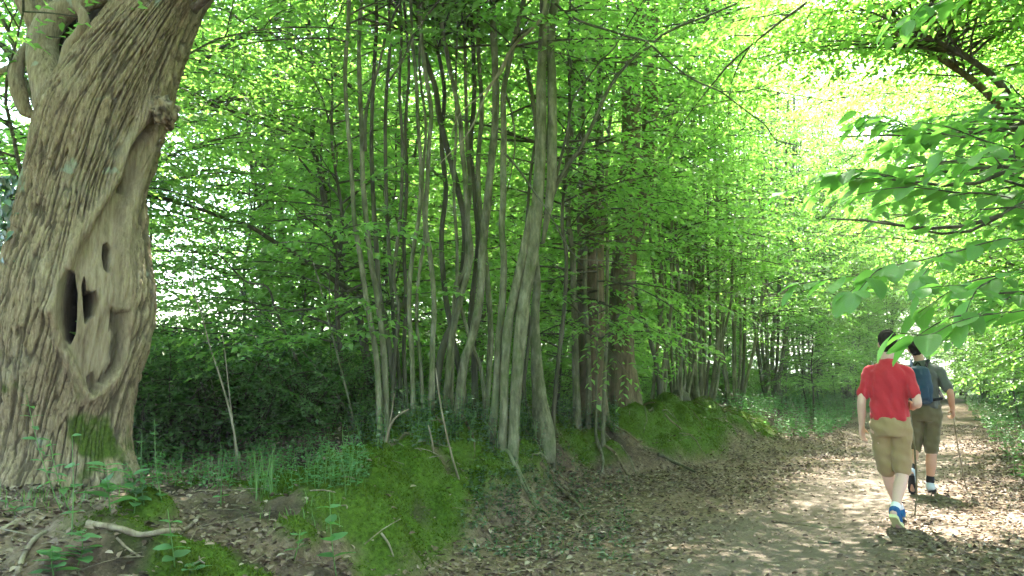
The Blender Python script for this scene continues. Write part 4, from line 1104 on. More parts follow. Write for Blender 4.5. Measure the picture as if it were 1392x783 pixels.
col = ramp(nt, geo.outputs['Random Per Island'], [(0.0, (0.06, 0.038, 0.026)), (0.3, (0.11, 0.072, 0.05)), (0.6, (0.165, 0.115, 0.082)), (0.9, (0.23, 0.17, 0.125)), (1.0, (0.32, 0.26, 0.2))])
finish(nt, col, 0.6, spec=0.3)
M['dead_leaf'] = m
tag(obj('leaf_litter', mesh_np('leaf_litter', V, T, mats=[m])), 'brown dead leaves strewn over the path edge and bank', 'leaf litter', kind='stuff')
# moss: short upright tufts
x, y, s, t = scatter(420000, 2.5, 18, -6.0, -2.7, 1.25)
mo = moss_amount(x, y); k = rg.rand(len(x)) < mo ** 1.5
x, y = x[k], y[k]; n = len(x)
z = ground_h(x, y) - 0.004
a = rg.uniform(0, 6.28, n)
h = rg.uniform(0.007, 0.02, n) * (0.7 + 0.8 * sstep(-0.2, 0.3, fbm2(x * 4, y * 4, 2))); w = rg.uniform(0.004, 0.009, n)
ln = rg.normal(0, 0.013, (n, 2))
A = np.stack([x - np.cos(a) * w, y - np.sin(a) * w, z], 1); B = np.stack([x + np.cos(a) * w, y + np.sin(a) * w, z], 1)
Cc = np.stack([x + ln[:, 0], y + ln[:, 1], z + h], 1)
V = np.stack([A, B, Cc], 1).reshape(-1, 3); T = np.arange(3 * n).reshape(-1, 3)
tag(obj('moss', mesh_np('moss', V, T, mats=[M['moss']])), 'bright green moss carpeting the humps of the bank', 'moss', kind='stuff')
print('moss', n)
# little twigs
mb = MB()
x, y, s, t = scatter(900, 2.0, 18, -7.0, 2.0, 1.3)
for q in range(len(x)):
    if earth_amount(x[q], y[q]) > 0.6 and rg.rand() < 0.75: continue
    l = rg.uniform(0.08, 0.4); a = rg.uniform(0, 3.14); z = float(ground_h(x[q], y[q])) + 0.015
    d = np.array([math.cos(a), math.sin(a), rg.normal(0, 0.15)]) * l
    p = np.array([x[q], y[q], z])
    V, Qd, Tr = tube(catmull([p - d / 2, p + [rg.normal(0, .02), rg.normal(0, .02), .01], p + d / 2], 5), np.full(5, rg.uniform(0.002, 0.005)), 4)
    mb.add(V, Tr, Qd)
tag(obj('twig_litter', mb.mesh('twig_litter', [M['deadwood']])), 'small dry twigs scattered over litter and moss', 'twigs', kind='stuff')

# herbs: stems with leaf pairs; one mass per patch
def herb_patch(name, label, pts, h, leaf, mat, seed, pairs=5, hexl=False, flat=0.0, cat='undergrowth'):
    r = np.random.RandomState(seed); P, D, Nn, L = [], [], [], []; tb = MB()
    for (x, y) in pts:
        z = float(ground_h(x, y)); hh = h * r.uniform(0.5, 1.25)
        tip = np.array([x + r.normal(0, 0.12 * hh + 0.02), y + r.normal(0, 0.12 * hh + 0.02), z + hh]); b = np.array([x, y, z - 0.01])
        V, Qd, Tr = tube(catmull([b, (b + tip) / 2 + r.normal(0, 0.02, 3), tip], 4), np.linspace(0.004, 0.0015, 4), 3, caps=False)
        tb.add(V, quads=Qd)
        a0 = r.uniform(0, 6.28)
        for q in range(pairs):
            u = (q + 0.6) / pairs
            for sgn in (0, math.pi):
                a = a0 + q * 1.57 + sgn + r.normal(0, 0.3)
                P.append(b * (1 - u) + tip * u); D.append([math.cos(a), math.sin(a), r.normal(0.05, 0.25)]); Nn.append(np.array([0, 0, 1.0]) + r.normal(0, 0.25, 3)); L.append(leaf * r.uniform(0.6, 1.2) * (1.15 - 0.5 * u))
    P, D, Nn, L = map(np.array, (P, D, Nn, L))
    V, T = (leaf_hex if hexl else leaf_quads)(P, D, Nn, L, L * 0.6)
    mb = MB(); mb.add(V, T, m=0)
    mb.add(np.concatenate(tb.V), quads=np.concatenate(tb.Q), m=1)
    return tag(obj(name, mb.mesh(name, [M[mat], M['grass']])), label, cat, kind='stuff')
def pts_px(n, x0, x1, y0, y1, seed):
    r = np.random.RandomState(seed)
    return [tuple(hit(r.uniform(x0, x1), r.uniform(y0, y1))[:2]) for _ in range(n)]
def pts_st(n, s0, s1, t0, t1, seed, pw=1.0):
    r = np.random.RandomState(seed)
    S = s0 + (s1 - s0) * r.rand(n) ** pw; Tt = r.uniform(t0, t1, n)
    X_, Y_ = xy(S, Tt); return list(zip(X_, Y_))
herb_patch('low_herbs', 'low dark herbs in the hollow between old tree and bank', pts_px(260, 170, 500, 612, 668, 1), 0.22, 0.05, 'leaf_herb', 11, 4)
herb_patch('ground_ivy', 'small ivy leaves trailing down the bank foot below the twin-stemmed tree', pts_px(380, 630, 860, 640, 765, 2) + pts_px(160, 650, 800, 610, 690, 3), 0.06, 0.05, 'leaf_ivy', 12, 2, True)
herb_patch('ground_ivy', 'ivy leaves crowding the stools of the coppiced stems', pts_px(300, 470, 740, 555, 612, 4) + pts_px(120, 760, 840, 560, 592, 5), 0.28, 0.055, 'leaf_ivy', 13, 5, True)
herb_patch('verge_herbs', 'pale ferny herbs on the far verge at the end of the bank', pts_st(800, 17.5, 36, -4.6, -2.3, 6), 0.42, 0.085, 'leaf_herb', 14, 6)
herb_patch('verge_herbs', 'sunlit green herbs on the verge opposite the bank', pts_st(1100, 11.5, 40, 0.75, 4.5, 7), 0.42, 0.085, 'leaf_herb', 15, 6)
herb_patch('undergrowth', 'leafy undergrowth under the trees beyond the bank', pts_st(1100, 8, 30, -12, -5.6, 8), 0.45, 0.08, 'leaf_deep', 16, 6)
# meadow grass beside the hollow
def grass_tuft(name, label, centre, n, spread, h, seed, kind=None):
    r = np.random.RandomState(seed); V, T = [], []
    for q in range(n):
        x, y = centre[0] + r.normal(0, spread), centre[1] + r.normal(0, spread); z = float(ground_h(x, y)) - 0.01
        a = r.uniform(0, 6.28); hh = h * r.uniform(0.5, 1.15); w = r.uniform(0.002, 0.004); b = np.array([x, y, z]); sd = np.array([math.cos(a), math.sin(a), 0]) * w
        ln = r.uniform(0.1, 0.9) * hh; dr = np.array([math.sin(a), -math.cos(a), 0])
        m1 = b + [0, 0, hh * 0.6] + dr * ln * 0.3; tp = b + np.array([0, 0, hh]) + dr * ln
        k = len(V); V += [b - sd, b + sd, m1 + sd * 0.8, m1 - sd * 0.8, tp]; T += [(k, k + 1, k + 2), (k, k + 2, k + 3), (k + 3, k + 2, k + 4)]
    return tag(obj(name, mesh_np(name, V, T, mats=[M['grass']])), label, 'grass', kind='stuff')
grass_tuft('grass', 'tall grass tuft in the hollow beside the bare whip', hit(362, 672), 45, 0.07, 0.42, 21)
grass_tuft('grass', 'fine grass on the ground before the old trunk', hit(75, 690), 110, 0.22, 0.14, 22)
grass_tuft('grass', 'short grass fringe on the mossy ridge near the hollow', hit(420, 690), 70, 0.2, 0.1, 23)

# ------------------------------------------------------------------ fallen sticks
def stick(label, pts, w0, w1, mat, lift=0.0, name='fallen_branch', group=None, seed=0):
    P = [hit(a, b) for a, b in pts]
    sc = np.mean([p[1] for p in P]) / F_PX * 0.5
    C = catmull([p + np.array([0, 0, w0 * sc * 0.8 + lift]) for p in P], 6 * len(P))
    V, Qd, Tr = tube(C - P[0], np.linspace(w0, w1, len(C)) * sc, 9, True, 0.4, seed)
    return tag(obj(name, mesh_np(name, V, Tr, Qd, [M[mat]]), loc=tuple(P[0])), label, 'branch', group)
stick('short pale log at the picture edge of the litter below the old trunk'.replace('picture edge of the litter', 'litter'), [(-15, 733), (5, 727), (27, 717)], 13, 11, 'deadwood', seed=1)
stick('curved pale branch pointing up the litter slope', [(22, 790), (32, 762), (45, 742), (62, 727)], 8, 6, 'deadwood', seed=2)
stick('long crooked grey branch lying across litter between seedlings', [(118, 716), (160, 722), (190, 731), (225, 730), (252, 724), (272, 710)], 9, 6, 'deadwood', seed=3)
stick('dark rotten log lying against the foot of the old trunk', [(14, 645), (50, 655), (82, 662), (118, 668)], 14, 9, 'bark_brown', 0.02, seed=4)
stick('thin broken branch under the crooked grey one', [(158, 742), (172, 752), (190, 765)], 4, 3, 'deadwood', seed=5)
stick('short dark stick lying alone on the bare path', [(1112, 741), (1128, 742), (1142, 740)], 6, 4, 'bark_dark', seed=6)
stick('small stub of wood on the path behind the red shirt', [(1263, 743), (1270, 748), (1277, 755)], 6, 5, 'bark_pale', seed=7)
stick('bent root running down the leafy slope by the twin stems', [(735, 640), (760, 668), (785, 690), (800, 715)], 6, 3, 'bark_brown', 0.01, seed=8)
stick('straight fallen branch at the foot of the far mound', [(895, 625), (915, 632), (945, 645)], 6, 3, 'bark_dark', 0.01, seed=9)
stick('slim dry branch half sunk in the moss hump', [(518, 735), (528, 752), (535, 772)], 4, 2, 'deadwood', 0.01, seed=10)
# dry sticks propped against the stools
for k, (lab, pts, w, Y) in enumerate([
    ('dry stick leaning up from the mossy hump, forked pair', [(522, 645), (530, 605), (541, 578), (556, 556)], 4, 7.3),
    ('thin dry stick standing beside the forked pair', [(524, 640), (530, 592), (536, 535)], 2.5, 7.35),
    ('long bleached stick propped against the wide clump', [(625, 622), (612, 588), (600, 545), (592, 500)], 3, 7.5),
    ('short dry stick hanging off the low stump', [(590, 622), (587, 598), (582, 578)], 3, 7.5)]):
    C = px_path(pts, Y)
    if k < 4: C = C - np.array([0, 0, C[0][2] - float(ground_h(C[0][0], C[0][1])) + 0.01]) * np.linspace(1, 0, len(C))[:, None]
    V, Qd, Tr = tube(C - C[0], np.linspace(w, w * 0.6, len(C)) * Y / F_PX / 2, 7, True, 0.2, k)
    tag(obj('dry_stick', mesh_np('dry_stick', V, Tr, Qd, [M['deadwood']]), loc=tuple(C[0])), lab, 'stick', 'dry sticks on the bank')

# ------------------------------------------------------------------ seedlings in front of the old trunk
def leaf_mesh(name, mat, L=1.0, W=0.6, nseg=7, serr=0.03, fold=0.14, droop=0.18, wave=0.02):
    u = np.linspace(0, 1, nseg)
    w = W * 0.5 * np.sin(math.pi * u ** 0.8) ** 0.75
    w[0] = 0.004; w[-1] = 0.0
    V, T = [], []
    for k in range(nseg):
        zc = -droop * u[k] ** 2
        sr = serr * (1 if k % 2 else -1)
        V += [(u[k] * L, 0, zc), (u[k] * L + sr, w[k], zc + fold * w[k] + wave * math.sin(7 * u[k])), (u[k] * L + sr, -w[k], zc + fold * w[k] - wave * math.sin(6 * u[k] + 1))]
    for k in range(nseg - 1):
        a, b = 3 * k, 3 * k + 3
        T += [(a, b, b + 1), (a, b + 1, a + 1), (a, b + 2, b), (a, a + 2, b + 2)]
    return mesh_np(name, np.array(V) , np.array(T), mats=[M[mat]])
from mathutils import Matrix, Vector
def orient(o, p, d, up, sc):
    d = np.asarray(d, float); d /= np.linalg.norm(d); y = np.cross(up, d); y /= np.linalg.norm(y) + 1e-9; z = np.cross(d, y)
    R = Matrix(((d[0], y[0], z[0]), (d[1], y[1], z[1]), (d[2], y[2], z[2])))
    o.matrix_local = Matrix.Translation(Vector(p)) @ R.to_4x4() @ Matrix.Scale(sc, 4)
HERB_LEAF = [leaf_mesh('leaf', 'leaf_herb', W=0.62, serr=0.02), leaf_mesh('leaf', 'leaf_herb', W=0.5, serr=0.03, droop=0.3), leaf_mesh('leaf', 'leaf_herb', W=0.75, serr=0.02, droop=0.1)]
def seedling(label, base, top, nleaf, lsize, seed, kind=0, name='woodland_seedling', start=0.25):
    r = np.random.RandomState(seed)
    b = hit(*base); t_ = at_y(top[0], top[1], b[1] + r.normal(0, 0.05))
    o = thing(name, tuple(b), label, 'plant', 'seedlings around the old trunk')
    C = catmull([b * 0 + [0, 0, -0.01], (t_ - b) * 0.5 + r.normal(0, 0.02, 3), t_ - b], 12)
    hgt = np.linalg.norm(t_ - b)
    V, Qd, Tr = tube(C, np.linspace(0.0045, 0.0018, 12), 6)
    obj('stem', mesh_np('stem', V, Tr, Qd, [M['grass']]), o)
    for q in range(nleaf):
        u = start + (1 - start) * (q // 2 * 2 + 1) / nleaf
        p = C[min(11, int(u * 11))]
        a = (q // 2) * 1.4 + (q % 2) * math.pi + r.normal(0, 0.25) + seed
        d = np.array([math.cos(a), math.sin(a) * 0.8, r.uniform(-0.05, 0.5)])
        l = obj('leaf', HERB_LEAF[kind], o)
        orient(l, p, d, np.array([0, 0, 1.0]) + r.normal(0, 0.2, 3), lsize * r.uniform(0.75, 1.15) * (1.1 - 0.45 * u))
    return o
seedling('tall nettle-like plant with paired toothed leaves before the old trunk', (84, 700), (36, 537), 16, 0.10, 1, 1, 'nettle_plant')
seedling('second tall thin plant leaning towards the hollow', (95, 700), (68, 598), 10, 0.08, 2, 1, 'nettle_plant')
seedling('slim plant with a few round leaves before the mossy trunk foot', (97, 735), (98, 592), 7, 0.09, 3, 2)
seedling('bushy seedling with broad leaves at the trunk foot', (150, 700), (142, 628), 14, 0.15, 4, 0)
seedling('broad-leaved seedling beside the dark bushes', (182, 700), (180, 640), 14, 0.14, 5, 0)
seedling('low broad-leaved seedling under the crooked grey branch', (105, 775), (110, 718), 14, 0.13, 6, 0)
seedling('low leafy seedling on the litter slope by the curved branch', (75, 790), (70, 745), 12, 0.12, 7, 2)
seedling('single-stemmed seedling in front of the crooked grey branch', (238, 775), (228, 692), 8, 0.11, 8, 0)
seedling('seedling with pale paired leaves standing on the moss hump', (458, 790), (448, 668), 8, 0.15, 9, 0)
seedling('small pale seedling low on the moss', (400, 760), (408, 720), 6, 0.08, 10, 2)
seedling('thin tall plant of tiny leaves beside the trunk edge', (196, 690), (193, 590), 14, 0.045, 11, 2, 'nettle_plant', 0.1)
seedling('thin tall plant of tiny leaves by the dark bushes', (220, 685), (210, 567), 18, 0.05, 12, 2, 'nettle_plant', 0.1)
seedling('creeping seedling on the moss at the trunk foot', (22, 705), (8, 680), 6, 0.10, 13, 0)
seedling('flat-leaved seedling at the lower litter', (265, 785), (262, 765), 6, 0.11, 14, 0)
seedling('leafy nettle clump in the hollow by the grass', (300, 690), (300, 600), 16, 0.06, 15, 1, 'nettle_plant', 0.1)
# ------------------------------------------------------------------ tree beside the camera whose branches reach into the view
NEAR = [leaf_mesh('leaf', 'leaf_near', W=0.60, serr=0.012, droop=0.16, nseg=9), leaf_mesh('leaf', 'leaf_near', W=0.66, serr=0.012, droop=0.32, nseg=9, fold=0.2), leaf_mesh('leaf', 'leaf_near', W=0.55, serr=0.012, droop=0.05, nseg=9, fold=0.05)]
# scale veins: leaf meshes are 1 m long and scaled, so the object coordinate runs 0..1
tb = np.array([3.7, 2.5]); tz = float(ground_h(tb[0], tb[1]))
NO = np.array([tb[0], tb[1], tz])
near = thing('overhanging_tree', tuple(NO), 'tree whose dark-veined leafy branches reach over the path above the walkers', 'tree')
C = catmull([(0, 0, -0.1), (0.03, 0.02, 1.2), (-0.05, 0.05, 2.6), (0.1, 0.0, 4.5), (0.0, 0.2, 7.0), (0.1, 0.1, 9)], 40)
V, Qd, Tr = tube(C, np.linspace(0.15, 0.03, 40) * (1 + 0.6 * np.exp(-np.linspace(0, 9, 40) / 0.3)), 14, True, 0.25, 4)
obj('trunk', mesh_np('trunk', V, Tr, Qd, [M['bark_grey']]), near)
rn = np.random.RandomState(77)
def near_branch(pts, Y, w0, z_att, nleaf_step=0.042, lsize=0.092, twigs=(), droopy=0.25, yrise=0.0):
    P = [at_y(p[0], p[1], Y + yrise * k / (len(pts) - 1)) - NO for k, p in enumerate(pts)]
    att = np.array([np.interp(z_att, C[:, 2], C[:, 0]), np.interp(z_att, C[:, 2], C[:, 1]), z_att])
    ctl = [att, att * 0.45 + P[0] * 0.55 + [0, 0, 0.08]] + P
    cc = catmull(ctl, 10 * len(ctl))
    ln = np.concatenate([[0], np.cumsum(np.linalg.norm(np.diff(cc, axis=0), axis=1))])
    rad = np.interp(ln, [0, ln[-1] * 0.3, ln[-1]], [0.022, w0 * Y / F_PX * 0.5, 0.0012])
    V, Qd, Tr = tube(cc, rad, 7)
    br = obj('branch', mesh_np('branch', V, Tr, Qd, [M['bark_dark']]), near)
    first = ln[10 * 2]
    def leaves_along(path, start, size):
        l2 = np.concatenate([[0], np.cumsum(np.linalg.norm(np.diff(path, axis=0), axis=1))])
        x = start; k = 0
        while x < l2[-1]:
            p = np.array([np.interp(x, l2, path[:, a]) for a in range(3)])
            q = np.array([np.interp(min(x + 0.02, l2[-1] + 0.02), l2, path[:, a]) for a in range(3)])
            p2 = np.array([np.interp(x - 0.02, l2, path[:, a]) for a in range(3)])
            td = q - p2; td /= np.linalg.norm(td) + 1e-9
            sd = np.cross([0, 0, 1.0], td); sd /= np.linalg.norm(sd) + 1e-9
            a = rn.uniform(0.6, 1.05); sg = 1 if k % 2 else -1
            d = td * math.cos(a) + sd * sg * math.sin(a) + np.array([0, 0, rn.normal(-droopy, 0.22)])
            o = obj('leaf', NEAR[rn.randint(3)], br)
            orient(o, p, d, np.array([0, 0, 1.0]) + rn.normal(0, 0.28, 3), size * rn.uniform(0.7, 1.15))
            x += nleaf_step * rn.uniform(0.75, 1.3); k += 1
        o = obj('leaf', NEAR[0], br); orient(o, path[-1], path[-1] - path[-3] + [0, 0, -0.02], np.array([0, 0, 1.0]) + rn.normal(0, 0.15, 3), size * 0.95)
    leaves_along(cc, first, lsize)
    for (f0, az, l) in twigs:
        i0 = int(f0 * (len(cc) - 1)); td = cc[min(i0 + 2, len(cc) - 1)] - cc[i0 - 1]; td /= np.linalg.norm(td)
        sd = np.cross([0, 0, 1.0], td); d = td * math.cos(az) + sd * math.sin(az) + np.array([0, 0, -0.06])
        path = catmull([cc[i0], cc[i0] + d * l * 0.5 + [0, 0, 0.01], cc[i0] + d * l + [0, 0, -0.03]], 10)
        V, Qd, Tr = tube(path, np.linspace(0.003, 0.001, 10), 5)
        obj('twig', mesh_np('twig', V, Tr, Qd, [M['bark_dark']]), br)
        leaves_along(path, 0.05, lsize * 0.92)
near_branch([(1420, 215), (1375, 202), (1340, 192), (1300, 185), (1260, 180), (1210, 168), (1165, 152)], 2.7, 5, 2.3, twigs=((0.5, 0.7, 0.38), (0.58, -0.6, 0.36), (0.66, 0.6, 0.34), (0.72, -0.7, 0.3), (0.8, 0.7, 0.25), (0.87, -0.6, 0.2)), yrise=0.3)
near_branch([(1430, 278), (1370, 268), (1330, 262), (1300, 262), (1270, 258), (1240, 250), (1195, 243), (1130, 245), (1060, 262)], 2.5, 5, 2.1, twigs=((0.42, -0.8, 0.34), (0.48, 0.7, 0.38), (0.55, -0.7, 0.36), (0.62, 0.6, 0.34), (0.69, -0.6, 0.3), (0.76, 0.6, 0.28), (0.84, -0.6, 0.2)), yrise=0.35)
near_branch([(1430, 318), (1370, 324), (1340, 330), (1300, 342), (1260, 352), (1220, 362), (1180, 372), (1140, 378), (1085, 386)], 2.35, 5, 1.9, twigs=((0.5, 0.7, 0.28), (0.58, -0.7, 0.26), (0.7, 0.6, 0.22)), nleaf_step=0.04)
near_branch([(1430, 362), (1370, 372), (1330, 388), (1295, 388), (1255, 392)], 2.1, 4, 1.75, twigs=((0.6, 0.7, 0.22), (0.5, -0.8, 0.25)))
near_branch([(1430, 415), (1370, 424), (1330, 430), (1295, 440), (1262, 455), (1215, 452)], 1.95, 4, 1.6, twigs=((0.5, -0.8, 0.2),), nleaf_step=0.055)
near_branch([(1440, -30), (1380, -18), (1320, -8), (1280, 2), (1245, 18), (1205, 34)], 2.9, 5, 3.1, twigs=((0.6, -0.7, 0.3), (0.5, 0.7, 0.3), (0.75, 0.6, 0.2)))
near_branch([(1440, 236), (1390, 232), (1345, 225), (1310, 215), (1280, 205)], 2.5, 4, 2.2, twigs=((0.6, 0.8, 0.3), (0.7, -0.8, 0.25)))
# sprays further along the boughs, a little behind
f = Foliage(612); r = f.r
for k in range(46):
    q = at_y(r.uniform(1230, 1470), r.choice([r.uniform(150, 310), r.uniform(340, 420), r.uniform(-80, 10)], p=[0.72, 0.16, 0.12]), r.uniform(3.1, 4.3)) - NO
    f.bough(q + np.array([0.5, 0, 0.04]), math.pi + r.normal(0.0, 0.5), r.uniform(0.4, 0.75), r.uniform(-0.05, 0.25), r.uniform(0.1, 0.4), leaf=0.08, spacing=0.055, gap=0.12, roll=0.15)
for k in range(7):
    z = 1.9 + 0.35 * k; e = at_y(r.uniform(1330, 1430), r.uniform(100, 330), r.uniform(3.3, 4.2)) - NO
    a0 = np.array([np.interp(z, C[:, 2], C[:, 0]), np.interp(z, C[:, 2], C[:, 1]), z])
    Vt, Qt, Tt = tube(catmull([a0, a0 * 0.5 + e * 0.5 + [0, 0, 0.15], e, e + [-0.7, 0.1, 0]], 16), np.linspace(0.02, 0.004, 16), 6); f.tubes.add(Vt, Tt, Qt)
tag(obj('foliage', f.mesh('foliage', [M['leaf_spray'], M['bark_dark']], True), near), kind='stuff')
# its own crown, above the frame; extra long boughs added to shade the near leaves
f = Foliage(611); r = f.r
for k in range(190):
    z = r.uniform(4.0, 8.8); p = np.array([np.interp(z, C[:, 2], C[:, 0]), np.interp(z, C[:, 2], C[:, 1]), z])
    f.bough(p, r.uniform(0, 6.28) if k < 90 else r.normal(2.2, 0.5), r.uniform(1.4, 3.0) if k < 90 else r.uniform(2.0, 4.0), r.uniform(0.1, 0.6), r.uniform(0.3, 0.7), leaf=0.085, spacing=0.055)
obj('crown', f.mesh('crown', [M['leaf'], M['bark_dark']]), near)

# leaning trunks crossing the top of the view from the other verge
def leaning(label, pts, Y, w0, w1, foot, mat, seed):
    P = [at_y(p[0], p[1], Y) for p in pts]
    fz = float(ground_h(*foot)); F0 = np.array([foot[0], foot[1], fz - 0.1]); OFFL = np.array([foot[0], foot[1], fz])
    o = thing('leaning_tree', tuple(OFFL), label, 'tree', 'trunks leaning across the path')
    mid = F0 * 0.45 + P[0] * 0.55 + np.array([0.25, 0, -0.1])
    cc = catmull([F0, mid] + P, 12 * (len(P) + 2))
    u = np.linspace(0, 1, len(cc)); R = np.interp(u, [0, 0.25, 1], [w0 * 1.5, w0, w1]) * Y / F_PX * 0.5
    V, Qd, Tr = tube(cc - OFFL, R, 12, True, 0.3, seed); obj('trunk', mesh_np('trunk', V, Tr, Qd, [M[mat]]), o)
    obj('crown', over_crown(seed + 33, [(cc, 4.6)], 60, off=OFFL, L=(1.2, 2.6), el=(0.2, 0.8)), o)
leaning('mossy dark trunk arching out high over the path', [(1392, 195), (1378, 145), (1360, 115), (1330, 88), (1300, 70), (1270, 55), (1245, 44), (1200, 25)], 8.6, 11, 6, (7.6, 9.0), 'bark_dark', 5)
leaning('brown trunk slanting over the path just below the mossy one', [(1400, 215), (1375, 165), (1340, 125), (1310, 100), (1280, 80), (1250, 62), (1222, 48), (1180, 30)], 9.4, 11, 7, (8.5, 9.9), 'bark_brown', 6)
# ------------------------------------------------------------------ the walkers
def cloth_mat(name, col, var=0.25, scale=300.0, rough=0.9, fold=0.0):
    m, nt = nodemat(name); tc = N(nt, 'ShaderNodeTexCoord'); v = tc.outputs['Object']
    n1 = noise(nt, v, scale, 2, 0.5); n2 = noise(nt, v, 6.0, 4, 0.6)
    c = mixc(nt, n2, tuple(x * (1 - var) for x in col), tuple(min(1, x * (1 + var)) for x in col))
    p = finish(nt, c, rough, mathn(nt, 'ADD', mathn(nt, 'MULTIPLY', n1, 0.15), n2), 0.35, 0.01, 0.15)
    p.inputs['Sheen Weight'].default_value = 0.15 if 'cotton' in name else 0.0
    return m
M['skin_fair'] = cloth_mat('skin_fair', (0.56, 0.36, 0.28), 0.07, 120, 0.55)
M['skin_tan'] = cloth_mat('skin_tan', (0.44, 0.25, 0.165), 0.07, 120, 0.55)
M['red_cotton'] = cloth_mat('red_cotton', (0.40, 0.024, 0.035), 0.15)
M['khaki'] = cloth_mat('khaki_cotton', (0.27, 0.195, 0.095), 0.12)
M['olive'] = cloth_mat('olive_cotton', (0.10, 0.088, 0.045), 0.12)
M['grey_cotton'] = cloth_mat('grey_green_cotton', (0.085, 0.095, 0.08), 0.12)
M['navy'] = cloth_mat('navy_nylon', (0.018, 0.045, 0.075), 0.2, 200, 0.6)
M['black_strap'] = cloth_mat('black_webbing', (0.012, 0.013, 0.015), 0.2)
M['hair'] = cloth_mat('dark_hair', (0.012, 0.009, 0.007), 0.3, 160, 0.8)
M['shoe_blue'] = cloth_mat('blue_shoe', (0.02, 0.09, 0.22), 0.2)
M['shoe_grey'] = cloth_mat('pale_shoe', (0.42, 0.48, 0.52), 0.15)
M['sole_pale'] = cloth_mat('pale_sole', (0.55, 0.56, 0.28), 0.1)
M['sole_dark'] = cloth_mat('dark_sole', (0.015, 0.015, 0.017), 0.1)
M['sock_white'] = cloth_mat('white_sock', (0.7, 0.7, 0.68), 0.05)
M['sock_black'] = cloth_mat('black_sock', (0.012, 0.012, 0.014), 0.1)
M['eye'] = cloth_mat('eye_dark', (0.03, 0.02, 0.015), 0.1, 50, 0.2)

def ell(rows, n=24):
    """stack of (x, y, z, rx, ry) ellipses -> closed V, Q, T"""
    th = np.arange(n) * 2 * math.pi / n; V = []
    for (x, y, z, rx, ry) in rows: V.append(np.stack([x + rx * np.cos(th), y + ry * np.sin(th), np.full(n, z)], 1))
    m_ = len(rows); V = np.vstack(V + [[rows[0][:3]], [rows[-1][:3]]])
    i = np.arange(m_ - 1)[:, None] * n; j = np.arange(n)[None, :]; j2 = (j + 1) % n
    Q = np.stack([i + j, i + j2, i + n + j2, i + n + j], -1).reshape(-1, 4)
    a, b = m_ * n, m_ * n + 1
    up = rows[-1][2] > rows[0][2]
    T = [(a, (k + 1) % n, k) for k in range(n)] + [(b, (m_ - 1) * n + k, (m_ - 1) * n + (k + 1) % n) for k in range(n)]
    return V, Q, np.array(T)
def limb(mb, pts, radii, n=14, k=5):
    P = catmull(pts, (len(pts) - 1) * k + 1); R = np.interp(np.linspace(0, 1, len(P)), np.linspace(0, 1, len(radii)), radii)
    V, Q, T = tube(P, R, n); mb.add(V, T, Q)
    for c, r in ((P[0], R[0]), (P[-1], R[-1])):                     # rounded ends
        mb.add(*sph(c, r))
def sph(c, r, n=12, m=8, sc=(1, 1, 1)):
    u, v = np.meshgrid(np.arange(n) * 2 * math.pi / n, np.linspace(0.05, math.pi - 0.05, m))
    V = np.stack([c[0] + r * sc[0] * np.cos(u) * np.sin(v), c[1] + r * sc[1] * np.sin(u) * np.sin(v), c[2] + r * sc[2] * np.cos(v)], -1).reshape(-1, 3)
    i = np.arange(m - 1)[:, None] * n; j = np.arange(n)[None, :]; j2 = (j + 1) % n
    Q = np.stack([i + j, i + n + j, i + n + j2, i + j2], -1).reshape(-1, 4)
    T = np.array([(len(V), k, (k + 1) % n) for k in range(n)] + [(len(V) + 1, (m - 1) * n + (k + 1) % n, (m - 1) * n + k) for k in range(n)])
    V = np.vstack([V, [[c[0], c[1], c[2] + r * sc[2]]], [[c[0], c[1], c[2] - r * sc[2]]]])
    return V, T, Q
def fuse(mb, name, mat, voxel, smooth=6, fac=0.5, wr=None):
    """one continuous skin over the collected shapes"""
    me = mb.mesh('tmp', [mat]); o = bpy.data.objects.new('tmp', me); COL.objects.link(o)
    r = o.modifiers.new('r', 'REMESH'); r.mode = 'VOXEL'; r.voxel_size = voxel; r.use_smooth_shade = True
    s = o.modifiers.new('s', 'SMOOTH'); s.factor = fac; s.iterations = smooth
    dg = bpy.context.evaluated_depsgraph_get(); dg.update()
    out = bpy.data.meshes.new_from_object(o.evaluated_get(dg)); out.name = name
    bpy.data.objects.remove(o); bpy.data.meshes.remove(me)
    out.materials.clear(); out.materials.append(mat)
    n = len(out.vertices)
    if wr is not None:
        co = np.zeros(n * 3, np.float32); out.vertices.foreach_get('co', co); no = np.zeros(n * 3, np.float32); out.vertices.foreach_get('normal', no)
        co = co.reshape(-1, 3); no = no.reshape(-1, 3)
        out.vertices.foreach_set('co', (co + no * wr(co)[:, None]).astype(np.float32).ravel())
    out.polygons.foreach_set('use_smooth', np.ones(len(out.polygons), bool)); out.update()
    return out
def hand(mb, wrist, d, side, palm_n, curl=0.35, grip=None):
    """wrist point, direction of the fingers, direction towards the thumb, palm normal"""
    d, side, pn = [np.asarray(a, float) / np.linalg.norm(a) for a in (d, side, palm_n)]
    w = np.asarray(wrist, float)
    for q in (-0.026, -0.009, 0.009, 0.026):
        limb(mb, [w + side * q * 0.6, w + d * 0.045 + side * q, w + d * 0.085 + side * q], [0.016, 0.0155, 0.0125], 10, 3)
    for q, l in ((0.030, 0.068), (0.0105, 0.078), (-0.0105, 0.073), (-0.030, 0.058)):
        b = w + d * 0.088 + side * q; a = curl; p = [b]
        for seg in (0.45, 0.32, 0.23):
            dd = d * math.cos(a) + pn * math.sin(a) + side * q * 1.2; p.append(p[-1] + dd * l * seg); a += curl
        limb(mb, p, [0.0092, 0.0085, 0.0078, 0.007], 8, 3)
    b = w + d * 0.03 + side * 0.024
    limb(mb, [b, b + side * 0.022 + d * 0.026 + pn * 0.012, b + side * 0.026 + d * 0.055 + pn * 0.024 * (1 + curl)], [0.0125, 0.0105, 0.008], 8, 3)

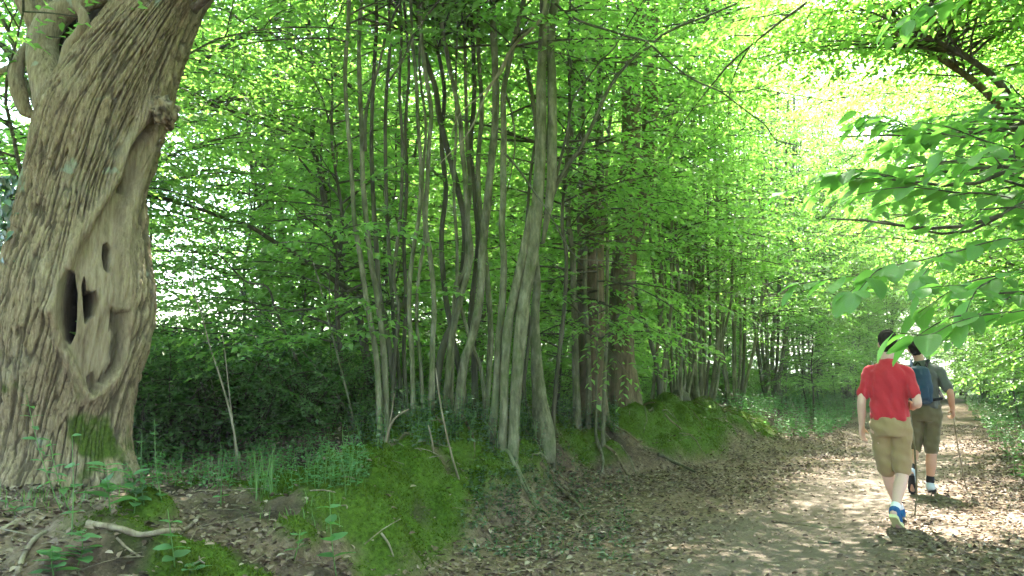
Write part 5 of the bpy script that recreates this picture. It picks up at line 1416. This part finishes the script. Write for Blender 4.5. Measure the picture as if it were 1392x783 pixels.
def person(name, loc, rz, label, sp):
    o = thing(name, loc, label, 'person', 'walkers on the path', rz)
    J = sp['J']; hc = np.array(J['head'])
    body = MB()
    hx, hy, hz = hc
    nk = np.array(J['neck'])
    # torso core under the clothes
    px_, py_, pz_ = J['pelvis']
    body.add(*[x for x in (lambda r: (r[0], r[2], r[1]))(ell([(px_, py_, pz_ - 0.10, 0.12, 0.09), (px_, py_, pz_, 0.155, 0.115), (px_, py_, pz_ + 0.12, 0.13, 0.085), (px_ * .5 + nk[0] * .5, py_, pz_ + 0.30, 0.145, 0.09), (nk[0], nk[1], nk[2] - 0.12, 0.145, 0.08), (nk[0], nk[1], nk[2] - 0.03, 0.10, 0.075), (nk[0], nk[1], nk[2], 0.06, 0.06)]))])
    limb(body, [nk + [0, 0, -0.03], (nk + hc) / 2 + [0, 0, -0.02], hc + [0, 0, -0.04]], [0.064, 0.056, 0.056], 14)
    # head: skull, jaw, nose, ears
    body.add(*sph(hc + [0, -0.012, 0.02], 0.1, 20, 14, (0.78, 0.98, 1.05)))
    body.add(*sph(hc + [0, 0.028, -0.05], 0.07, 16, 10, (0.8, 0.85, 0.95)))
    limb(body, [hc + [0, 0.085, 0.015], hc + [0, 0.105, -0.022]], [0.009, 0.014], 8, 3)
    for sx in (-1, 1):
        body.add(*sph(hc + [sx * 0.08, -0.004, -0.008], 0.03, 10, 8, (0.4, 0.65, 1.05)))
        limb(body, [hc + [sx * 0.012, 0.088, -0.052], hc + [sx * 0.024, 0.084, -0.050]], [0.006, 0.004], 6, 2)
    for sd in ('L', 'R'):
        sx = -1 if sd == 'L' else 1
        sh, el, wr_ = [np.array(J[k + sd]) for k in ('sh', 'el', 'wr')]
        limb(body, [sh + [-sx * 0.05, 0, -0.01], sh + [-sx * 0.004, 0, -0.008], sh * 0.5 + el * 0.5 + [sx * 0.008, 0, 0], el, el * 0.55 + wr_ * 0.45, wr_], [0.04, 0.042, 0.044, 0.04, 0.039, 0.026], 14)
        fd, ts, pn, cu = J['hand' + sd]
        hand(body, wr_, fd, ts, pn, cu)
        hp, kn, an = [np.array(J[k + sd]) for k in ('hp', 'kn', 'an')]
        calf = kn * 0.62 + an * 0.38 + np.array([0, -0.018, 0])
        limb(body, [hp, hp * 0.5 + kn * 0.5, kn, calf, kn * 0.25 + an * 0.75, an], [0.09, 0.075, 0.056, 0.058, 0.041, 0.036], 16)
        he, to = np.array(J['he' + sd]), np.array(J['to' + sd])
        limb(body, [an, he * 0.6 + an * 0.4, he * 0.4 + to * 0.6 + (an - he) * 0.25, to], [0.036, 0.035, 0.036, 0.028], 12)
    obj('body', fuse(body, 'body', M[sp['skin']], 0.0078, 5), o)
    for sx in (-1, 1):
        V, T, Q = sph(hc + [sx * 0.031, 0.076, 0.012], 0.011, 10, 7); obj('eye', mesh_np('eye', V, T, Q, [M['eye']]), o)
    # hair
    hr = MB()
    hr.add(*sph(hc + [0, -0.02, 0.042], 0.105, 24, 16, (0.83, 0.98, 0.92)))
    hr.add(*sph(hc + [0, -0.055, -0.01], 0.075, 20, 12, (0.92, 0.62, 1.0)))
    hr.add(*sph(hc + [0, 0.045, 0.085], 0.055, 16, 10, (1.0, 0.9, 0.6)))
    obj('hair', fuse(hr, 'hair', M['hair'], 0.007, 3, wr=lambda c: 0.011 * fbm3(c[:, 0] * 42, c[:, 1] * 42, c[:, 2] * 22, 3)), o)
    # shirt
    st_ = MB(); zt = nk[2]; hem = sp['hem']
    cx_ = lambda z: np.interp(z, [pz_, nk[2]], [px_, nk[0]]); cy_ = lambda z: np.interp(z, [pz_, nk[2]], [py_, nk[1]])
    rows = [(hem, 0.176, 0.132), (hem + 0.05, 0.178, 0.134), (hem + 0.17, 0.168, 0.124), (hem + 0.30, 0.178, 0.126), (zt - 0.20, 0.19, 0.128), (zt - 0.115, 0.18, 0.112), (zt - 0.06, 0.135, 0.095), (zt - 0.015, 0.085, 0.076), (zt + 0.012, 0.066, 0.064)]
    V, Q, T = ell([(cx_(z), cy_(z) - 0.005, z, a, b) for z, a, b in rows], 32); st_.add(V, T, Q)
    for sd in ('L', 'R'):
        sx = -1 if sd == 'L' else 1
        sh, el = np.array(J['sh' + sd]), np.array(J['el' + sd])
        e = sh + (el - sh) * sp.get('sleeve', 0.72)
        limb(st_, [sh + [-sx * 0.09, 0, 0.03], sh + [0, 0, 0.004], sh * 0.5 + e * 0.5, e], [0.058, 0.058, 0.06, 0.062], 16)
    def wr_shirt(c):
        z = c[:, 2]
        fold = np.sin(c[:, 0] * 55 + 6 * fbm3(c[:, 0] * 6, c[:, 1] * 6, c[:, 2] * 4, 2) + z * 9) * 0.007
        return np.maximum(-0.006, fold * sstep(zt - 0.05, zt - 0.25, z) + 0.02 * fbm3(c[:, 0] * 11 + z * 5, c[:, 1] * 11, z * 7, 3))
    obj('shirt', fuse(st_, 'shirt', M[sp['shirt']], 0.0095, 4, wr=wr_shirt), o)
    # shorts
    so = MB()
    V, Q, T = ell([(px_, py_, pz_ - 0.12, 0.15, 0.125), (px_, py_ - 0.008, pz_ - 0.04, 0.174, 0.138), (px_, py_ - 0.006, pz_ + 0.06, 0.172, 0.13), (px_, py_, hem + 0.02, 0.165, 0.118), (px_, py_, hem + 0.05, 0.160, 0.114)], 28); so.add(V, T, Q)
    for sd in ('L', 'R'):
        hp, kn, an = [np.array(J[k + sd]) for k in ('hp', 'kn', 'an')]
        f_ = sp.get('leg', 1.0)
        end = hp + (kn - hp) * f_ if f_ <= 1 else kn + (an - kn) * (f_ - 1)
        limb(so, [hp + [0, 0, 0.03], hp * 0.6 + end * 0.4, end], [0.098, 0.09, 0.08], 18, 8)
    obj('shorts', fuse(so, 'shorts', M[sp['shorts']], 0.0095, 4, wr=lambda c: 0.014 * fbm3(c[:, 0] * 9, c[:, 1] * 9, c[:, 2] * 6 + c[:, 0] * 5, 3) + 0.003 * np.sin(c[:, 2] * 60 + c[:, 0] * 25)), o)
    for sd in ('L', 'R'):
        an, he, to, kn = [np.array(J[k + sd]) for k in ('an', 'he', 'to', 'kn')]
        upv = an - (he * 0.7 + to * 0.3); fw = to - he; fw /= np.linalg.norm(fw); upv -= fw * (upv @ fw); upv /= np.linalg.norm(upv)
        sm = MB()
        limb(sm, [he + upv * 0.045 + fw * 0.015, he * 0.5 + to * 0.5 + upv * 0.036, to * 0.85 + he * 0.15 + upv * 0.026], [0.046, 0.049, 0.04], 14, 6)
        limb(sm, [he + upv * 0.05 + fw * 0.03, an * 0.9 + he * 0.1], [0.048, 0.05], 14, 4)
        sh_ = obj('shoe', fuse(sm, 'shoe', M[sp['shoe']], 0.007, 4), o)
        # sole: a slab following the foot
        lat = np.cross(fw, upv); prof = [(0.0, 0.030), (0.04, 0.038), (0.12, 0.036), (0.19, 0.047), (0.25, 0.043), (0.285, 0.022)]
        ring_t, ring_b = [], []
        for sgn in (1, -1):
            for a, w in (prof if sgn == 1 else prof[::-1]):
                p = he - fw * 0.035 + fw * a + lat * w * sgn
                ring_t.append(p + upv * 0.016); ring_b.append(p - upv * 0.014)
        n_ = len(ring_t); V = np.array(ring_t + ring_b + [np.mean(ring_t, 0), np.mean(ring_b, 0)])
        Q = [(k, (k + 1) % n_, n_ + (k + 1) % n_, n_ + k) for k in range(n_)]
        T = [(2 * n_, (k + 1) % n_, k) for k in range(n_)] + [(2 * n_ + 1, n_ + k, n_ + (k + 1) % n_) for k in range(n_)]
        obj('sole', mesh_np('sole', V, np.array(T), np.array(Q), [M[sp['sole']]], smooth=False), sh_)
        V, Q, T = tube(catmull([an + (kn - an) * 0.02, an + (kn - an) * sp.get('sock_h', 0.1), an + (kn - an) * (sp.get('sock_h', 0.1) + 0.05)], 8), np.array([0.043] * 7 + [0.041]), 14)
        obj('sock', mesh_np('sock', V, T, Q, [M[sp['sock']]]), o)
    return o

p1 = hit(1217, 716)
JN = dict(pelvis=(0.0, 0.0, 0.95), neck=(0.0, 0.03, 1.545), head=(0.012, 0.05, 1.70),
          shL=(-0.16, 0.02, 1.43), elL=(-0.235, -0.06, 1.16), wrL=(-0.25, 0.02, 0.92), handL=((-0.02, 0.12, -1), (0.5, 0.8, 0.1), (1, -0.3, 0), 0.28),
          shR=(0.16, 0.02, 1.43), elR=(0.24, -0.07, 1.15), wrR=(0.205, 0.17, 1.10), handR=((-0.25, 1, 0.05), (0, 0.1, 1), (-1, -0.2, 0), 0.62),
          hpL=(-0.09, 0.0, 0.90), knL=(-0.055, 0.14, 0.49), anL=(0.035, 0.33, 0.10), heL=(0.035, 0.29, 0.02), toL=(0.04, 0.49, 0.02),
          hpR=(0.09, 0.0, 0.90), knR=(0.085, 0.05, 0.50), anR=(0.01, -0.235, 0.185), heR=(0.0, -0.285, 0.125), toR=(0.035, -0.135, 0.022))
w1 = person('person', tuple(p1), -TH + 0.02, 'walker in a red t-shirt, khaki shorts and blue shoes walking with a dark stick',
            dict(J=JN, skin='skin_fair', shirt='red_cotton', shorts='khaki', shoe='shoe_blue', sole='sole_pale', sock='sock_white', hem=0.985, leg=0.95, sock_h=0.1))
p2 = hit(1263, 671)
JF = dict(pelvis=(0.0, 0.0, 0.95), neck=(-0.02, 0.05, 1.52), head=(-0.055, 0.08, 1.672),
          shL=(-0.168, 0.03, 1.41), elL=(-0.28, 0.0, 1.15), wrL=(-0.22, 0.18, 0.98), handL=((0.1, 1, -0.2), (0.1, 0.2, 1), (1, 0, 0), 0.3),
          shR=(0.168, 0.02, 1.41), elR=(0.268, -0.04, 1.17), wrR=(0.29, 0.10, 0.97), handR=((0.05, 0.5, -0.9), (-0.2, 0.8, 0.4), (-1, 0.1, 0), 0.65),
          hpL=(-0.09, 0.0, 0.90), knL=(-0.135, 0.06, 0.50), anL=(-0.17, -0.25, 0.27), heL=(-0.175, -0.305, 0.215), toL=(-0.165, -0.20, 0.06),
          hpR=(0.085, 0.0, 0.90), knR=(0.05, 0.05, 0.49), anR=(0.015, 0.07, 0.10), heR=(0.015, 0.03, 0.02), toR=(0.045, 0.225, 0.02))
w2 = person('person', tuple(p2), -TH + 0.02, 'walker in a grey-green t-shirt and olive shorts carrying a navy backpack',
            dict(J=JF, skin='skin_tan', shirt='grey_cotton', shorts='olive', shoe='shoe_grey', sole='sole_dark', sock='sock_black', hem=0.985, leg=0.95, sock_h=0.2, sleeve=0.8))
# backpack worn by the second walker
bp = thing('backpack', tuple(p2), 'navy backpack on the back of the walker in grey-green', 'backpack', None, -TH + 0.02)
bm = MB()
V, Q, T = ell([(-0.05, -0.175, 1.03, 0.11, 0.05), (-0.05, -0.185, 1.06, 0.14, 0.075), (-0.05, -0.19, 1.2, 0.148, 0.085), (-0.045, -0.18, 1.36, 0.138, 0.075), (-0.04, -0.165, 1.44, 0.11, 0.055), (-0.04, -0.155, 1.47, 0.06, 0.03)], 28); bm.add(V, T, Q)
obj('bag', fuse(bm, 'bag', M['navy'], 0.01, 4, wr=lambda c: 0.012 * fbm3(c[:, 0] * 12, c[:, 1] * 12, c[:, 2] * 9, 3)), bp)
pk = MB(); V, Q, T = ell([(-0.05, -0.255, 1.07, 0.095, 0.03), (-0.05, -0.268, 1.1, 0.11, 0.038), (-0.05, -0.265, 1.22, 0.105, 0.034), (-0.05, -0.25, 1.25, 0.08, 0.02)], 24); pk.add(V, T, Q)
obj('pocket', fuse(pk, 'pocket', M['navy'], 0.009, 4), bp)
for sx in (-1, 1):
    V, Q, T = tube(catmull([(sx * 0.075 - 0.04, -0.13, 1.45), (sx * 0.085 - 0.03, -0.05, 1.525), (sx * 0.095 - 0.02, 0.06, 1.51), (sx * 0.11 - 0.02, 0.155, 1.38), (sx * 0.15, 0.13, 1.2), (sx * 0.185, 0.0, 1.1), (sx * 0.14 - 0.04, -0.13, 1.08)], 36), np.full(36, 0.017), 10)
    obj('strap', mesh_np('strap', V, T, Q, [M['navy' if sx < 0 else 'black_strap']]), bp)
V, Q, T = tube(catmull([(-0.08, -0.135, 1.46), (-0.045, -0.14, 1.505), (-0.01, -0.135, 1.46)], 14), np.full(14, 0.008), 8)
obj('grab_handle', mesh_np('grab_handle', V, T, Q, [M['black_strap']]), bp)
# walking sticks
def wstick(base, local, rad, mat, label):
    o_ = base.matrix_world if False else None
    rz = -TH + 0.02; c, s = math.cos(rz), math.sin(rz); B = np.array(base)
    P = [np.array([B[0] + c * a - s * b, B[1] + s * a + c * b, B[2] + z]) for a, b, z in local]
    gz = float(ground_h(P[-1][0], P[-1][1])); P[-1][2] = gz + 0.012
    C = catmull(P, 26); V, Q, T = tube(C - P[-1], np.linspace(rad, rad * 0.75, 26), 9, True, 0.35, 3)
    tag(obj('walking_stick', mesh_np('walking_stick', V, T, Q, [M[mat]]), loc=tuple(P[-1])), label, 'stick', 'walking sticks')
wstick(p1, [(0.155, 0.235, 1.24), (0.165, 0.27, 1.08), (0.19, 0.33, 0.7), (0.19, 0.40, 0.3), (0.16, 0.46, 0.0)], 0.010, 'bark_grey', 'dark walking stick held by the walker in the red t-shirt')
wstick(p2, [(0.285, 0.15, 1.0), (0.295, 0.18, 0.88), (0.33, 0.25, 0.5), (0.39, 0.33, 0.0)], 0.009, 'deadwood', 'pale thin walking stick held by the walker in grey-green')
# ------------------------------------------------------------------ the hazy summer air
hx = 1300.0; z0, z1 = -8.0, 24.0
HV = np.array([(x, y, z) for z in (z0, z1) for y in (-hx, hx) for x in (-hx, hx)])
HQ = np.array([(0, 2, 3, 1), (4, 5, 7, 6), (0, 1, 5, 4), (2, 6, 7, 3), (0, 4, 6, 2), (1, 3, 7, 5)])
m, nt = nodemat('hazy_air')
pv = N(nt, 'ShaderNodeVolumePrincipled')
pv.inputs['Color'].default_value = (0.93, 0.97, 0.95, 1)
pv.inputs['Density'].default_value = 0.0011
pv.inputs['Anisotropy'].default_value = 0.3
o = N(nt, 'ShaderNodeOutputMaterial'); nt.links.new(pv.outputs[0], o.inputs['Volume'])
tag(obj('haze', mesh_np('haze', HV, quads=HQ, mats=[m], smooth=False)), 'thin pale haze in the air under the trees', 'haze', kind='stuff')
